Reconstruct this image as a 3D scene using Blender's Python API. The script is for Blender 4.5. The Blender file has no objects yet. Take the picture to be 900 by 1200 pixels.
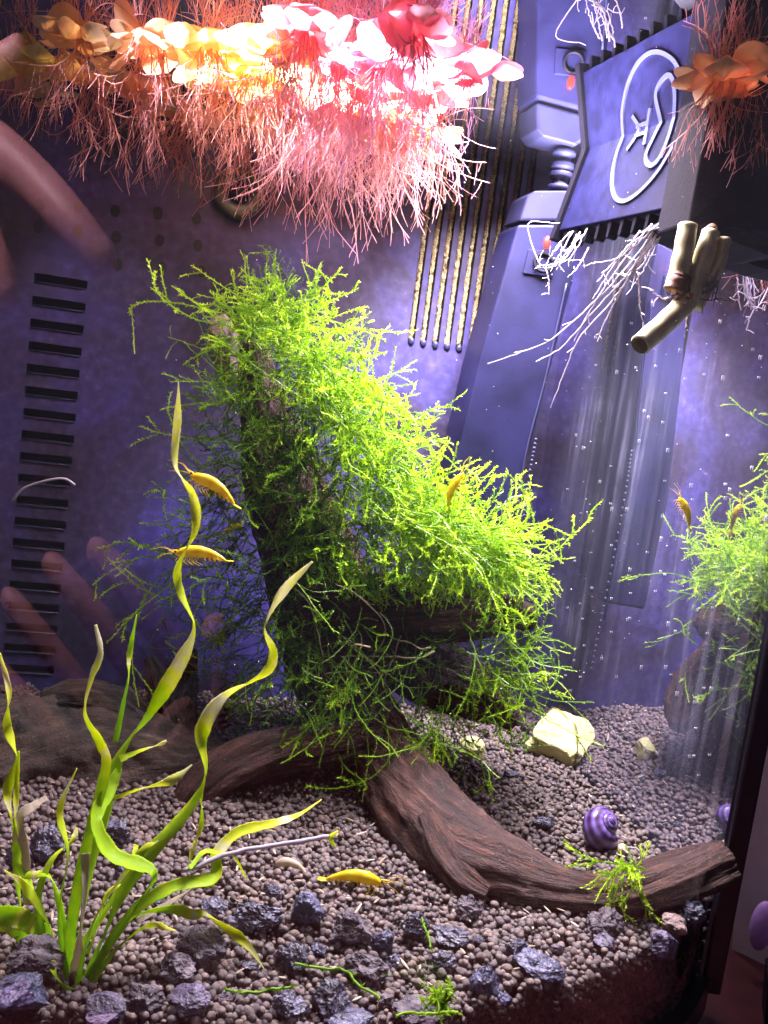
import bpy, math, random
import numpy as np
from mathutils import Vector, noise as mnoise

rng = np.random.default_rng(7)
random.seed(7)
S = bpy.context.scene
COL = S.collection

# ------------------------------------------------------------------ camera
CAM_H, PITCH, ROLL, FPX = 0.150, math.radians(7.0), math.radians(7.5), 1039.0
_F = np.array([0, math.cos(PITCH), -math.sin(PITCH)])
_R0 = np.array([1.0, 0, 0]); _U0 = np.cross(_R0, _F)
_R = math.cos(ROLL) * _R0 + math.sin(ROLL) * _U0
_U = -math.sin(ROLL) * _R0 + math.cos(ROLL) * _U0
_O = np.array([0, 0, CAM_H])
cam_d = bpy.data.cameras.new('camera')
cam = bpy.data.objects.new('camera', cam_d); COL.objects.link(cam)
cam_d.sensor_fit = 'VERTICAL'; cam_d.sensor_height = 36.0; cam_d.lens = 36.0 * FPX / 1200.0
cam_d.clip_start = 0.005; cam_d.clip_end = 20.0
from mathutils import Matrix
cam.matrix_world = Matrix(((_R[0], _U[0], -_F[0], _O[0]), (_R[1], _U[1], -_F[1], _O[1]), (_R[2], _U[2], -_F[2], _O[2]), (0, 0, 0, 1)))
S.camera = cam

def ray(px, py): return _F + (px - 450) / FPX * _R - (py - 600) / FPX * _U
def aty(px, py, y): d = ray(px, py); return _O + d * (y / d[1])
def atz(px, py, z=0.0): d = ray(px, py); return _O + d * ((z - CAM_H) / d[2])
def atpl(px, py, p, n): d = ray(px, py); return _O + d * (np.dot(p - _O, n) / np.dot(d, n))
def nrm(v): v = np.asarray(v, float); return v / (np.linalg.norm(v) + 1e-12)

# ------------------------------------------------------------------ world, lamps, exposure
W = bpy.data.worlds.new('World'); S.world = W; W.use_nodes = True
W.node_tree.nodes['Background'].inputs[0].default_value = (0.62, 0.52, 0.80, 1)
W.node_tree.nodes['Background'].inputs[1].default_value = 0.16
S.view_settings.view_transform = 'Standard'; S.view_settings.look = 'None'
S.view_settings.exposure = 0.12; S.view_settings.gamma = 1.0
ZW = 0.262                                   # water level

def area(name, loc, target, size, sy, power, color):
    l = bpy.data.lights.new(name, 'AREA'); l.shape = 'RECTANGLE'; l.size = size; l.size_y = sy
    l.energy = power; l.color = color
    o = bpy.data.objects.new(name, l); COL.objects.link(o); o.location = loc
    o.rotation_euler = (Vector(target) - Vector(loc)).to_track_quat('-Z', 'Y').to_euler()
    return o
area('aquarium_led_bar', (0.012, 0.340, 0.292), (0.020, 0.320, 0.0), 0.20, 0.06, 10.5, (0.95, 0.87, 1.0))
area('hand_fill_lamp', (-0.32, 0.03, 0.42), (-0.10, -0.09, 0.11), 0.12, 0.12, 7.0, (1.0, 0.70, 0.92))  # added unseen lamp, brightens the hands so the front pane mirrors them

S.cycles.use_denoising = True
S.cycles.use_adaptive_sampling = True; S.cycles.adaptive_threshold = 0.035
S.cycles.max_bounces = 9; S.cycles.transparent_max_bounces = 16
S.cycles.glossy_bounces = 6; S.cycles.diffuse_bounces = 4; S.cycles.transmission_bounces = 6
S.cycles.caustics_reflective = False; S.cycles.caustics_refractive = False
S.cycles.sample_clamp_indirect = 6.0

# ------------------------------------------------------------------ helpers
def mesh_from(name, v, f, mat, smooth=True, attrs=None):
    v = np.asarray(v, dtype=np.float32); me = bpy.data.meshes.new(name)
    f = np.asarray(f, dtype=np.int32)
    nf, k = f.shape
    me.vertices.add(len(v)); me.vertices.foreach_set('co', v.ravel())
    me.loops.add(nf * k); me.loops.foreach_set('vertex_index', f.ravel())
    me.polygons.add(nf); me.polygons.foreach_set('loop_start', np.arange(0, nf * k, k, dtype=np.int32))
    me.update(calc_edges=True)
    me.polygons.foreach_set('use_smooth', np.full(nf, smooth, dtype=bool))
    if attrs:
        for an, (typ, data) in attrs.items():
            a = me.attributes.new(an, typ, 'POINT')
            a.data.foreach_set('value' if typ == 'FLOAT' else 'vector', np.asarray(data, dtype=np.float32).ravel())
    if mat: me.materials.append(mat)
    me.validate(); me.update()
    return me

def link(name, me, parent=None):
    o = bpy.data.objects.new(name, me); COL.objects.link(o)
    if parent is not None:
        o.parent = parent
        o.matrix_parent_inverse = parent.matrix_basis.inverted()
    return o
def obj(name, v, f, mat, parent=None, smooth=True, attrs=None):
    return link(name, mesh_from(name, v, f, mat, smooth, attrs), parent)
def tag(o, label, cat, group=None):
    o['label'] = label; o['category'] = cat
    if group: o['group'] = group
    return o
def thing(name, label, cat, loc, group=None):
    o = bpy.data.objects.new(name, None); COL.objects.link(o); o.location = [float(x) for x in loc]
    o.empty_display_size = 0.01
    tag(o, label, cat, group)
    return o
def kind(o, k): o['kind'] = k; return o

class Acc:
    """collects triangles for one mesh"""
    def __init__(s): s.v = []; s.f = []; s.t = []; s.n = 0
    def add(s, v, f, t=None):
        v = np.asarray(v, float); f = np.asarray(f, int)
        if f.shape[1] == 4: f = np.concatenate([f[:, [0, 1, 2]], f[:, [0, 2, 3]]])
        s.v.append(v); s.f.append(f + s.n); s.n += len(v)
        s.t.append(np.full(len(v), 0.5) if t is None else np.broadcast_to(np.asarray(t, float), (len(v),)))
    def obj(s, name, mat, parent=None, smooth=True):
        return obj(name, np.concatenate(s.v), np.concatenate(s.f), mat, parent, smooth, {'tint': ('FLOAT', np.concatenate(s.t))})

def spline(P, n):
    """Catmull-Rom through rows of P (any columns), n samples"""
    P = np.asarray(P, float)
    if len(P) == 2: return P[0] + (P[1] - P[0]) * np.linspace(0, 1, n)[:, None]
    Q = np.vstack([2 * P[0] - P[1], P, 2 * P[-1] - P[-2]])
    t = np.linspace(0, len(P) - 1 - 1e-9, n); i = t.astype(int); u = (t - i)[:, None]
    a, b, c, d = Q[i], Q[i + 1], Q[i + 2], Q[i + 3]
    return 0.5 * (2 * b + (c - a) * u + (2 * a - 5 * b + 4 * c - d) * u ** 2 + (3 * b - a - 3 * c + d) * u ** 3)

def frames(P):
    T = np.gradient(P, axis=0); T /= np.linalg.norm(T, axis=1)[:, None] + 1e-12
    ref = np.array([0, 0, 1.0]) if abs(T[0, 2]) < .9 else np.array([1.0, 0, 0])
    N = np.zeros_like(P); N[0] = nrm(np.cross(T[0], ref))
    for i in range(1, len(P)):
        n = N[i - 1] - T[i] * np.dot(N[i - 1], T[i]); N[i] = n / (np.linalg.norm(n) + 1e-12)
    return T, N, np.cross(T, N)

def tube(P, r, sides=8, cap=True):
    """verts, quads of a tube along P with radius (scalar or per point); ends collapse to a point when capped"""
    P = np.asarray(P, float); n = len(P); r = np.broadcast_to(np.asarray(r, float), (n,))
    T, N, B = frames(P)
    a = np.linspace(0, 2 * math.pi, sides, endpoint=False)
    V = P[:, None] + r[:, None, None] * (np.cos(a)[None, :, None] * N[:, None] + np.sin(a)[None, :, None] * B[:, None])
    i = np.arange(n - 1)[:, None] * sides; j = np.arange(sides)[None]; k = (j + 1) % sides
    F = np.stack([i + j, i + k, i + sides + k, i + sides + j], -1).reshape(-1, 4)
    V = V.reshape(-1, 3)
    if cap:
        V = np.vstack([V, P[0], P[-1]]); c0 = n * sides
        e0 = np.stack([np.full(sides, c0), k[0], j[0], np.full(sides, c0)], -1)
        e1 = np.stack([np.full(sides, c0 + 1), (n - 1) * sides + j[0], (n - 1) * sides + k[0], np.full(sides, c0 + 1)], -1)
        F = np.vstack([F, e0, e1])
    return V, F
def quads_to_tris(F):
    F = np.asarray(F); T = np.concatenate([F[:, [0, 1, 2]], F[:, [0, 2, 3]]])
    return T[(T[:, 0] != T[:, 1]) & (T[:, 1] != T[:, 2]) & (T[:, 0] != T[:, 2])]
def tube_obj(name, P, r, mat, parent=None, sides=8, smooth=True, t=None):
    V, F = tube(P, r, sides); return obj(name, V, quads_to_tris(F), mat, parent, smooth, {'tint': ('FLOAT', np.full(len(V), .5) if t is None else t)})

def prism(base, top):
    """verts, tris: closed solid between two equally long rings of points"""
    n = len(base); V = np.vstack([base, top]); F = []
    for i in range(n):
        j = (i + 1) % n; F += [[i, j, n + j], [i, n + j, n + i]]
    for i in range(1, n - 1): F += [[0, i + 1, i], [n, n + i, n + i + 1]]
    return V, np.array(F)
def bevel(o, w, seg=2):
    m = o.modifiers.new('bevel', 'BEVEL'); m.width = w; m.segments = seg; m.limit_method = 'ANGLE'; return o

def ico(sub):
    t = (1 + 5 ** .5) / 2
    v = [(-1, t, 0), (1, t, 0), (-1, -t, 0), (1, -t, 0), (0, -1, t), (0, 1, t), (0, -1, -t), (0, 1, -t), (t, 0, -1), (t, 0, 1), (-t, 0, -1), (-t, 0, 1)]
    f = [(0, 11, 5), (0, 5, 1), (0, 1, 7), (0, 7, 10), (0, 10, 11), (1, 5, 9), (5, 11, 4), (11, 10, 2), (10, 7, 6), (7, 1, 8), (3, 9, 4), (3, 4, 2), (3, 2, 6), (3, 6, 8), (3, 8, 9), (4, 9, 5), (2, 4, 11), (6, 2, 10), (8, 6, 7), (9, 8, 1)]
    v = [nrm(x) for x in v]
    for _ in range(sub):
        m = {}; g = []
        def mid(a, b):
            k = (min(a, b), max(a, b))
            if k not in m: m[k] = len(v); v.append(nrm(v[a] + v[b]))
            return m[k]
        for a, b, c in f:
            x, y, z = mid(a, b), mid(b, c), mid(c, a); g += [(a, x, z), (b, y, x), (c, z, y), (x, y, z)]
        f = g
    return np.array(v), np.array(f)
ICO = {k: ico(k) for k in range(5)}

# ------------------------------------------------------------------ materials
def mat(name):
    m = bpy.data.materials.new(name); m.use_nodes = True
    nt = m.node_tree; nt.nodes.clear()
    out = nt.nodes.new('ShaderNodeOutputMaterial')
    return m, nt, out
def nd(nt, t, **kw):
    n = nt.nodes.new(t)
    for k, v in kw.items():
        if k in n.inputs.keys() if isinstance(k, str) else False: n.inputs[k].default_value = v
        else: setattr(n, k, v)
    return n
def ramp(nt, stops):
    r = nt.nodes.new('ShaderNodeValToRGB'); e = r.color_ramp.elements
    while len(e) < len(stops): e.new(0.5)
    for k, (p, c) in enumerate(stops): e[k].position = p; e[k].color = (*c, 1)
    return r
def simple(name, color, rough=0.5, spec=0.5, metallic=0.0, var=0.25, scale=300.0, bump=0.0, bscale=600.0, emit=None, coat=0.0):
    m, nt, out = mat(name); L = nt.links.new
    p = nd(nt, 'ShaderNodeBsdfPrincipled'); p.inputs['Roughness'].default_value = rough
    p.inputs['Specular IOR Level'].default_value = spec; p.inputs['Metallic'].default_value = metallic
    p.inputs['Coat Weight'].default_value = coat
    tc = nd(nt, 'ShaderNodeTexCoord'); nz = nd(nt, 'ShaderNodeTexNoise'); nz.inputs['Scale'].default_value = scale; nz.inputs['Detail'].default_value = 6
    L(tc.outputs['Object'], nz.inputs['Vector'])
    c = np.array(color); r = ramp(nt, [(0.3, tuple(np.clip(c * (1 - var), 0, 1))), (0.7, tuple(np.clip(c * (1 + var), 0, 1)))])
    L(nz.outputs[0], r.inputs[0]); L(r.outputs[0], p.inputs['Base Color'])
    if bump:
        nb = nd(nt, 'ShaderNodeTexNoise'); nb.inputs['Scale'].default_value = bscale; nb.inputs['Detail'].default_value = 5
        b = nd(nt, 'ShaderNodeBump'); b.inputs['Strength'].default_value = bump; b.inputs['Distance'].default_value = 0.0006
        L(tc.outputs['Object'], nb.inputs['Vector']); L(nb.outputs[0], b.inputs['Height']); L(b.outputs[0], p.inputs['Normal'])
    if emit: p.inputs['Emission Color'].default_value = (*emit[0], 1); p.inputs['Emission Strength'].default_value = emit[1]
    L(p.outputs[0], out.inputs[0]); return m
def leafy(name, stops, transl=0.4, rough=0.45, var=0.25, nscale=700.0, spec=0.35):
    """leaf tissue: colour from the tint attribute (base to tip) plus blotches, part of the light comes through"""
    m, nt, out = mat(name); L = nt.links.new
    at = nd(nt, 'ShaderNodeAttribute'); at.attribute_name = 'tint'
    tc = nd(nt, 'ShaderNodeTexCoord'); nz = nd(nt, 'ShaderNodeTexNoise'); nz.inputs['Scale'].default_value = nscale; nz.inputs['Detail'].default_value = 4
    L(tc.outputs['Object'], nz.inputs['Vector'])
    ad = nd(nt, 'ShaderNodeMath', operation='MULTIPLY_ADD'); ad.inputs[1].default_value = var; 
    sb = nd(nt, 'ShaderNodeMath', operation='SUBTRACT'); sb.inputs[1].default_value = var / 2
    L(at.outputs['Fac'], sb.inputs[0]); L(nz.outputs[0], ad.inputs[0]); L(sb.outputs[0], ad.inputs[2])
    r = ramp(nt, stops); L(ad.outputs[0], r.inputs[0])
    p = nd(nt, 'ShaderNodeBsdfPrincipled'); p.inputs['Roughness'].default_value = rough; p.inputs['Specular IOR Level'].default_value = spec
    t = nd(nt, 'ShaderNodeBsdfTranslucent'); mx = nd(nt, 'ShaderNodeMixShader'); mx.inputs[0].default_value = transl
    L(r.outputs[0], p.inputs['Base Color']); L(r.outputs[0], t.inputs['Color'])
    L(p.outputs[0], mx.inputs[1]); L(t.outputs[0], mx.inputs[2]); L(mx.outputs[0], out.inputs[0]); return m
def glassy(name, ior, tint=(1, 1, 1), gl=(1, 1, 1), boost=0.0, rough=0.0, wave=0.0):
    """thin clear boundary: Fresnel mix of straight-through and mirror (total reflection when seen from the denser side)"""
    m, nt, out = mat(name); L = nt.links.new
    fr = nd(nt, 'ShaderNodeFresnel'); fr.inputs['IOR'].default_value = ior
    tr = nd(nt, 'ShaderNodeBsdfTransparent'); tr.inputs[0].default_value = (*tint, 1)
    g = nd(nt, 'ShaderNodeBsdfGlossy'); g.inputs['Color'].default_value = (*gl, 1); g.inputs['Roughness'].default_value = rough
    mx = nd(nt, 'ShaderNodeMixShader')
    mm = nd(nt, 'ShaderNodeMath', operation='MAXIMUM'); mm.inputs[1].default_value = boost
    L(fr.outputs[0], mm.inputs[0]); L(mm.outputs[0], mx.inputs[0]); L(tr.outputs[0], mx.inputs[1]); L(g.outputs[0], mx.inputs[2])
    if wave:
        tc = nd(nt, 'ShaderNodeTexCoord'); nz = nd(nt, 'ShaderNodeTexNoise'); nz.inputs['Scale'].default_value = 25
        b = nd(nt, 'ShaderNodeBump'); b.inputs['Strength'].default_value = wave; b.inputs['Distance'].default_value = 0.002
        L(tc.outputs['Object'], nz.inputs['Vector']); L(nz.outputs[0], b.inputs['Height']); L(b.outputs[0], g.inputs['Normal'])
    L(mx.outputs[0], out.inputs[0]); return m

M = {}
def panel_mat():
    m, nt, out = mat('panel_painted_reflections'); L = nt.links.new
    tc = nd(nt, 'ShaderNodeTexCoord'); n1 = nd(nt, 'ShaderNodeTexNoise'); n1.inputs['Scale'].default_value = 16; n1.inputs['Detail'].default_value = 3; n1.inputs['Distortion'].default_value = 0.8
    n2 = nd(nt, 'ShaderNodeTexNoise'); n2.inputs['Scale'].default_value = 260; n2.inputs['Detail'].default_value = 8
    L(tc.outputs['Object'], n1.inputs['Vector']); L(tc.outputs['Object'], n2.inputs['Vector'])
    r = ramp(nt, [(0.28, (0.030, 0.020, 0.032)), (0.45, (0.050, 0.040, 0.095)), (0.58, (0.062, 0.052, 0.18)), (0.70, (0.070, 0.058, 0.29))]); L(n1.outputs[0], r.inputs[0])  # cloudy blue and brown patches: blurred reflections painted into the panel colour
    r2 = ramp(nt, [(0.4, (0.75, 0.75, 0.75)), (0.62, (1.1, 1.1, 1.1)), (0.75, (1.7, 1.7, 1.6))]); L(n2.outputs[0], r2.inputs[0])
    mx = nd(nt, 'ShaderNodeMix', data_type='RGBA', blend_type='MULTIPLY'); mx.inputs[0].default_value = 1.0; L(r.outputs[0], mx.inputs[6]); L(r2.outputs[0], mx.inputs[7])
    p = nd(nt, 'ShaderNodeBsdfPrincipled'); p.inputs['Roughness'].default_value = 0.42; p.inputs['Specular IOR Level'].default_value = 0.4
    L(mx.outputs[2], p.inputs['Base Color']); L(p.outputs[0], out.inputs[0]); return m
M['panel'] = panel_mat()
M['slotdark'] = simple('slot_black', (0.008, 0.007, 0.012), 0.6)
M['blackplastic'] = simple('black_plastic', (0.006, 0.005, 0.010), 0.5, 0.15, bump=0.2, bscale=900)
M['seal'] = simple('black_silicone', (0.008, 0.006, 0.012), 0.3)
M['boxface'] = simple('blue_black_face', (0.0055, 0.0055, 0.026), 0.42, 0.2, var=0.4, scale=200, bump=0.15, bscale=1600)
M['emblem'] = simple('raised_emblem', (0.075, 0.08, 0.22), 0.45, var=0.08)
M['filterbody'] = simple('slate_blue_plastic', (0.011, 0.0105, 0.042), 0.4, 0.3, var=0.5, scale=40, bump=0.1)
M['capgrey'] = simple('grey_violet_plastic', (0.022, 0.022, 0.062), 0.4, var=0.2, scale=80)
M['foam'] = simple('tan_sponge', (0.38, 0.29, 0.15), 0.9, 0.1, var=0.75, scale=1500, bump=1.0, bscale=1500)
M['white_root'] = leafy('white_root', [(0, (0.40, 0.35, 0.42)), (1, (0.62, 0.55, 0.60))], 0.35)
M['stem'] = simple('cane_stem', (0.92, 0.80, 0.44), 0.4, var=0.2, scale=160)
M['stemcut'] = simple('brown_cut_end', (0.05, 0.025, 0.015), 0.8)
M['scar'] = simple('brown_node', (0.20, 0.085, 0.035), 0.7, var=0.5, bump=0.8)
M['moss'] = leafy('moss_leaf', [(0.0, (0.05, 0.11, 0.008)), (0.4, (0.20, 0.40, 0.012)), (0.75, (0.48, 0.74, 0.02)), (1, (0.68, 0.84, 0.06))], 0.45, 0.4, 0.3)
M['mossdark'] = leafy('feather_moss_leaf', [(0.0, (0.03, 0.07, 0.012)), (1, (0.20, 0.36, 0.06))], 0.35, 0.4, 0.3)
M['blade'] = leafy('ribbon_leaf', [(0.0, (0.62, 0.66, 0.30)), (0.25, (0.42, 0.70, 0.03)), (0.5, (0.58, 0.82, 0.03)), (0.75, (0.84, 0.88, 0.04)), (1, (0.86, 0.84, 0.60))], 0.6, 0.5, 0.55, 420, 0.25)
M['deadleaf'] = leafy('withered_leaf', [(0, (0.45, 0.36, 0.24)), (1, (0.72, 0.62, 0.50))], 0.4)
M['float'] = leafy('floating_leaf', [(0.0, (0.85, 0.72, 0.20)), (0.35, (0.93, 0.62, 0.34)), (0.65, (0.88, 0.40, 0.33)), (1, (0.80, 0.30, 0.45))], 0.6, 0.35, 0.35, 250)
M['roots'] = leafy('red_roots', [(0.0, (0.85, 0.66, 0.44)), (0.3, (0.92, 0.55, 0.40)), (0.65, (0.92, 0.50, 0.50)), (1, (0.82, 0.54, 0.80))], 0.55)
M['shrimp'] = leafy('yellow_shrimp', [(0, (0.80, 0.50, 0.01)), (0.6, (0.86, 0.66, 0.015)), (1, (0.90, 0.76, 0.05))], 0.25, 0.3, 0.25, 900)
M['eye'] = simple('black_eye', (0.01, 0.01, 0.01), 0.1)
M['paleyellow'] = simple('pale_yellow_stone', (0.72, 0.70, 0.30), 0.75, var=0.3, scale=120, bump=0.7, bscale=500)
M['bubble'] = simple('white_bubble', (0.75, 0.74, 0.85), 0.1, 0.8, var=0.05)
M['spot'] = glassy('wet_spot', 1.5, (0.9, 0.9, 1.0), (1, 1, 1), boost=0.14, rough=0.5)
M['speck'] = simple('white_speck', (0.8, 0.8, 0.9), 0.5, var=0.05)
M['table'] = simple('dark_red_table_top', (0.055, 0.012, 0.014), 0.35, var=0.3, scale=40)
M['greycase'] = simple('grey_case', (0.70, 0.58, 0.62), 0.5, var=0.12, scale=30)
M['chrome'] = simple('bright_trim', (0.85, 0.82, 0.85), 0.2, metallic=1.0, var=0.02)
M['reflection_disc'] = simple('lilac_reflection', (0.55, 0.30, 0.72), 0.35, var=0.08)  # purple reflected light painted as a solid lilac colour
M['led'] = simple('red_indicator', (0.5, 0.01, 0.01), 0.4, emit=((1.0, 0.03, 0.02), 4.0))
M['ring'] = simple('olive_rubber', (0.07, 0.06, 0.028), 0.5)
M['skin'] = simple('skin', (0.52, 0.26, 0.22), 0.5, var=0.12, scale=60)
M['foot'] = simple('snail_foot', (0.55, 0.46, 0.28), 0.4, var=0.25, scale=500)
M['water'] = glassy('water_surface', 1.33, wave=0.03)
def side_mat():
    m = glassy('side_pane_glass', 1.33, (0.95, 0.95, 1.0), (0.80, 0.78, 0.90), boost=0.92, rough=0.015)
    nt = m.node_tree; L = nt.links.new; out = [n for n in nt.nodes if n.type == 'OUTPUT_MATERIAL'][0]; src = out.inputs[0].links[0].from_socket
    tc = nd(nt, 'ShaderNodeTexCoord'); mp = nd(nt, 'ShaderNodeMapping'); mp.inputs['Scale'].default_value = (260, 260, 9); L(tc.outputs['Object'], mp.inputs['Vector'])
    n1 = nd(nt, 'ShaderNodeTexNoise'); n1.inputs['Scale'].default_value = 1.0; n1.inputs['Detail'].default_value = 5; L(mp.outputs[0], n1.inputs['Vector'])
    n2 = nd(nt, 'ShaderNodeTexNoise'); n2.inputs['Scale'].default_value = 20; n2.inputs['Detail'].default_value = 4; L(tc.outputs['Object'], n2.inputs['Vector'])
    mu = nd(nt, 'ShaderNodeMath', operation='MULTIPLY'); L(n1.outputs[0], mu.inputs[0]); L(n2.outputs[0], mu.inputs[1])
    r = ramp(nt, [(0.12, (0.02,) * 3), (0.30, (0.055,) * 3), (0.50, (0.24,) * 3)]); L(mu.outputs[0], r.inputs[0])
    d = nd(nt, 'ShaderNodeBsdfDiffuse'); d.inputs[0].default_value = (0.50, 0.50, 0.72, 1)
    mx = nd(nt, 'ShaderNodeMixShader'); L(r.outputs[0], mx.inputs[0]); L(src, mx.inputs[1]); L(d.outputs[0], mx.inputs[2]); L(mx.outputs[0], out.inputs[0]); return m
M['sidepane'] = side_mat()
M['frontpane'] = glassy('front_pane_glass', 1.6)

def pellet_mat():
    m, nt, out = mat('clay_pellets'); L = nt.links.new
    at = nd(nt, 'ShaderNodeAttribute'); at.attribute_name = 'tint'
    oi = nd(nt, 'ShaderNodeObjectInfo')
    ad = nd(nt, 'ShaderNodeMath', operation='ADD'); L(at.outputs['Fac'], ad.inputs[0]); L(oi.outputs['Random'], ad.inputs[1])
    fr = nd(nt, 'ShaderNodeMath', operation='FRACT'); L(ad.outputs[0], fr.inputs[0])
    r = ramp(nt, [(0.0, (0.065, 0.054, 0.055)), (0.3, (0.15, 0.118, 0.108)), (0.55, (0.12, 0.10, 0.10)), (0.8, (0.23, 0.175, 0.145)), (1.0, (0.10, 0.082, 0.09))])
    L(fr.outputs[0], r.inputs[0])
    tc = nd(nt, 'ShaderNodeTexCoord'); nz = nd(nt, 'ShaderNodeTexNoise'); nz.inputs['Scale'].default_value = 1500; nz.inputs['Detail'].default_value = 5
    L(tc.outputs['Object'], nz.inputs['Vector'])
    mx = nd(nt, 'ShaderNodeMix', data_type='RGBA', blend_type='MULTIPLY'); mx.inputs[0].default_value = 0.7
    r2 = ramp(nt, [(0.3, (0.55, 0.5, 0.5)), (0.65, (1.15, 1.1, 1.1))]); L(nz.outputs[0], r2.inputs[0])
    L(r.outputs[0], mx.inputs[6]); L(r2.outputs[0], mx.inputs[7])
    p = nd(nt, 'ShaderNodeBsdfPrincipled'); p.inputs['Roughness'].default_value = 0.62; p.inputs['Specular IOR Level'].default_value = 0.4
    b = nd(nt, 'ShaderNodeBump'); b.inputs['Strength'].default_value = 0.5; b.inputs['Distance'].default_value = 0.0003
    L(nz.outputs[0], b.inputs['Height']); L(b.outputs[0], p.inputs['Normal'])
    L(mx.outputs[2], p.inputs['Base Color']); L(p.outputs[0], out.inputs[0]); return m
M['pellet'] = pellet_mat()

def wood_mat(name, dark, mid, lite):
    m, nt, out = mat(name); L = nt.links.new
    at = nd(nt, 'ShaderNodeAttribute'); at.attribute_name = 'grain'
    mp = nd(nt, 'ShaderNodeMapping'); mp.inputs['Scale'].default_value = (0.35, 3.0, 3.0); L(at.outputs['Vector'], mp.inputs['Vector'])
    n1 = nd(nt, 'ShaderNodeTexNoise'); n1.inputs['Scale'].default_value = 2.2; n1.inputs['Detail'].default_value = 9; n1.inputs['Roughness'].default_value = 0.7; L(mp.outputs[0], n1.inputs['Vector'])
    tc = nd(nt, 'ShaderNodeTexCoord'); n2 = nd(nt, 'ShaderNodeTexNoise'); n2.inputs['Scale'].default_value = 90; n2.inputs['Detail'].default_value = 6; L(tc.outputs['Object'], n2.inputs['Vector'])
    r = ramp(nt, [(0.32, dark), (0.5, mid), (0.68, lite)]); L(n1.outputs[0], r.inputs[0])
    mx = nd(nt, 'ShaderNodeMix', data_type='RGBA', blend_type='MULTIPLY'); mx.inputs[0].default_value = 0.75
    r2 = ramp(nt, [(0.3, (0.45, 0.42, 0.45)), (0.7, (1.2, 1.1, 1.05))]); L(n2.outputs[0], r2.inputs[0])
    L(r.outputs[0], mx.inputs[6]); L(r2.outputs[0], mx.inputs[7])
    p = nd(nt, 'ShaderNodeBsdfPrincipled'); p.inputs['Roughness'].default_value = 0.6; p.inputs['Specular IOR Level'].default_value = 0.4
    n4 = nd(nt, 'ShaderNodeTexNoise'); n4.inputs['Scale'].default_value = 900; n4.inputs['Detail'].default_value = 6; L(tc.outputs['Object'], n4.inputs['Vector'])
    b = nd(nt, 'ShaderNodeBump'); b.inputs['Strength'].default_value = 1.0; b.inputs['Distance'].default_value = 0.0022
    b2 = nd(nt, 'ShaderNodeBump'); b2.inputs['Strength'].default_value = 0.8; b2.inputs['Distance'].default_value = 0.0006
    L(n1.outputs[0], b.inputs['Height']); L(b.outputs[0], b2.inputs['Normal']); L(n4.outputs[0], b2.inputs['Height']); L(b2.outputs[0], p.inputs['Normal'])
    rd = ramp(nt, [(0.63, (0, 0, 0)), (0.78, (0.7, 0.7, 0.7))]); L(n4.outputs[0], rd.inputs[0])
    dm = nd(nt, 'ShaderNodeMix', data_type='RGBA'); L(rd.outputs[0], dm.inputs[0]); L(mx.outputs[2], dm.inputs[6]); dm.inputs[7].default_value = (0.32, 0.26, 0.25, 1); mx = dm
    L(mx.outputs[2], p.inputs['Base Color']); L(p.outputs[0], out.inputs[0]); return m
M['wood'] = wood_mat('driftwood', (0.012, 0.006, 0.005), (0.058, 0.025, 0.018), (0.19, 0.09, 0.062))
M['woodgrey'] = wood_mat('grey_driftwood', (0.008, 0.006, 0.004), (0.045, 0.034, 0.024), (0.16, 0.125, 0.09))
M['wood_orange_lit'] = wood_mat('orange_lit_driftwood', (0.09, 0.03, 0.012), (0.26, 0.09, 0.03), (0.42, 0.18, 0.07))  # orange light inside the hollow, painted into the wood colour

def rock_mat(name, dark, lite, scale=220, rough=0.45, glint=0.6):
    m, nt, out = mat(name); L = nt.links.new
    tc = nd(nt, 'ShaderNodeTexCoord'); n1 = nd(nt, 'ShaderNodeTexNoise'); n1.inputs['Scale'].default_value = scale; n1.inputs['Detail'].default_value = 8; n1.inputs['Roughness'].default_value = 0.65
    oi = nd(nt, 'ShaderNodeObjectInfo'); av = nd(nt, 'ShaderNodeVectorMath', operation='ADD'); L(tc.outputs['Object'], av.inputs[0]); L(oi.outputs['Random'], av.inputs[1]); L(av.outputs[0], n1.inputs['Vector'])
    r = ramp(nt, [(0.36, dark), (0.52, tuple((np.array(dark) * .6 + np.array(lite) * .4))), (0.68, lite)]); L(n1.outputs[0], r.inputs[0])
    p = nd(nt, 'ShaderNodeBsdfPrincipled'); p.inputs['Roughness'].default_value = rough; p.inputs['Specular IOR Level'].default_value = glint
    n3 = nd(nt, 'ShaderNodeTexNoise'); n3.inputs['Scale'].default_value = 1200; n3.inputs['Detail'].default_value = 4; L(av.outputs[0], n3.inputs['Vector'])
    b = nd(nt, 'ShaderNodeBump'); b.inputs['Strength'].default_value = 0.8; b.inputs['Distance'].default_value = 0.0006
    L(n3.outputs[0], b.inputs['Height']); L(b.outputs[0], p.inputs['Normal'])
    L(r.outputs[0], p.inputs['Base Color']); L(p.outputs[0], out.inputs[0]); return m
M['rblack'] = rock_mat('black_lava', (0.006, 0.006, 0.012), (0.09, 0.085, 0.15), 260, 0.35, 0.8)
M['rblue'] = rock_mat('blue_violet_stone', (0.012, 0.012, 0.030), (0.15, 0.15, 0.26), 240, 0.4)
M['rgrey'] = rock_mat('grey_lava', (0.03, 0.026, 0.035), (0.22, 0.18, 0.20), 300, 0.65, 0.3)
M['rtan'] = rock_mat('tan_stone', (0.16, 0.11, 0.10), (0.42, 0.31, 0.28), 200, 0.6, 0.3)
M['rpurple'] = rock_mat('purple_stone', (0.020, 0.014, 0.030), (0.17, 0.135, 0.23), 300, 0.5)

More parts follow.
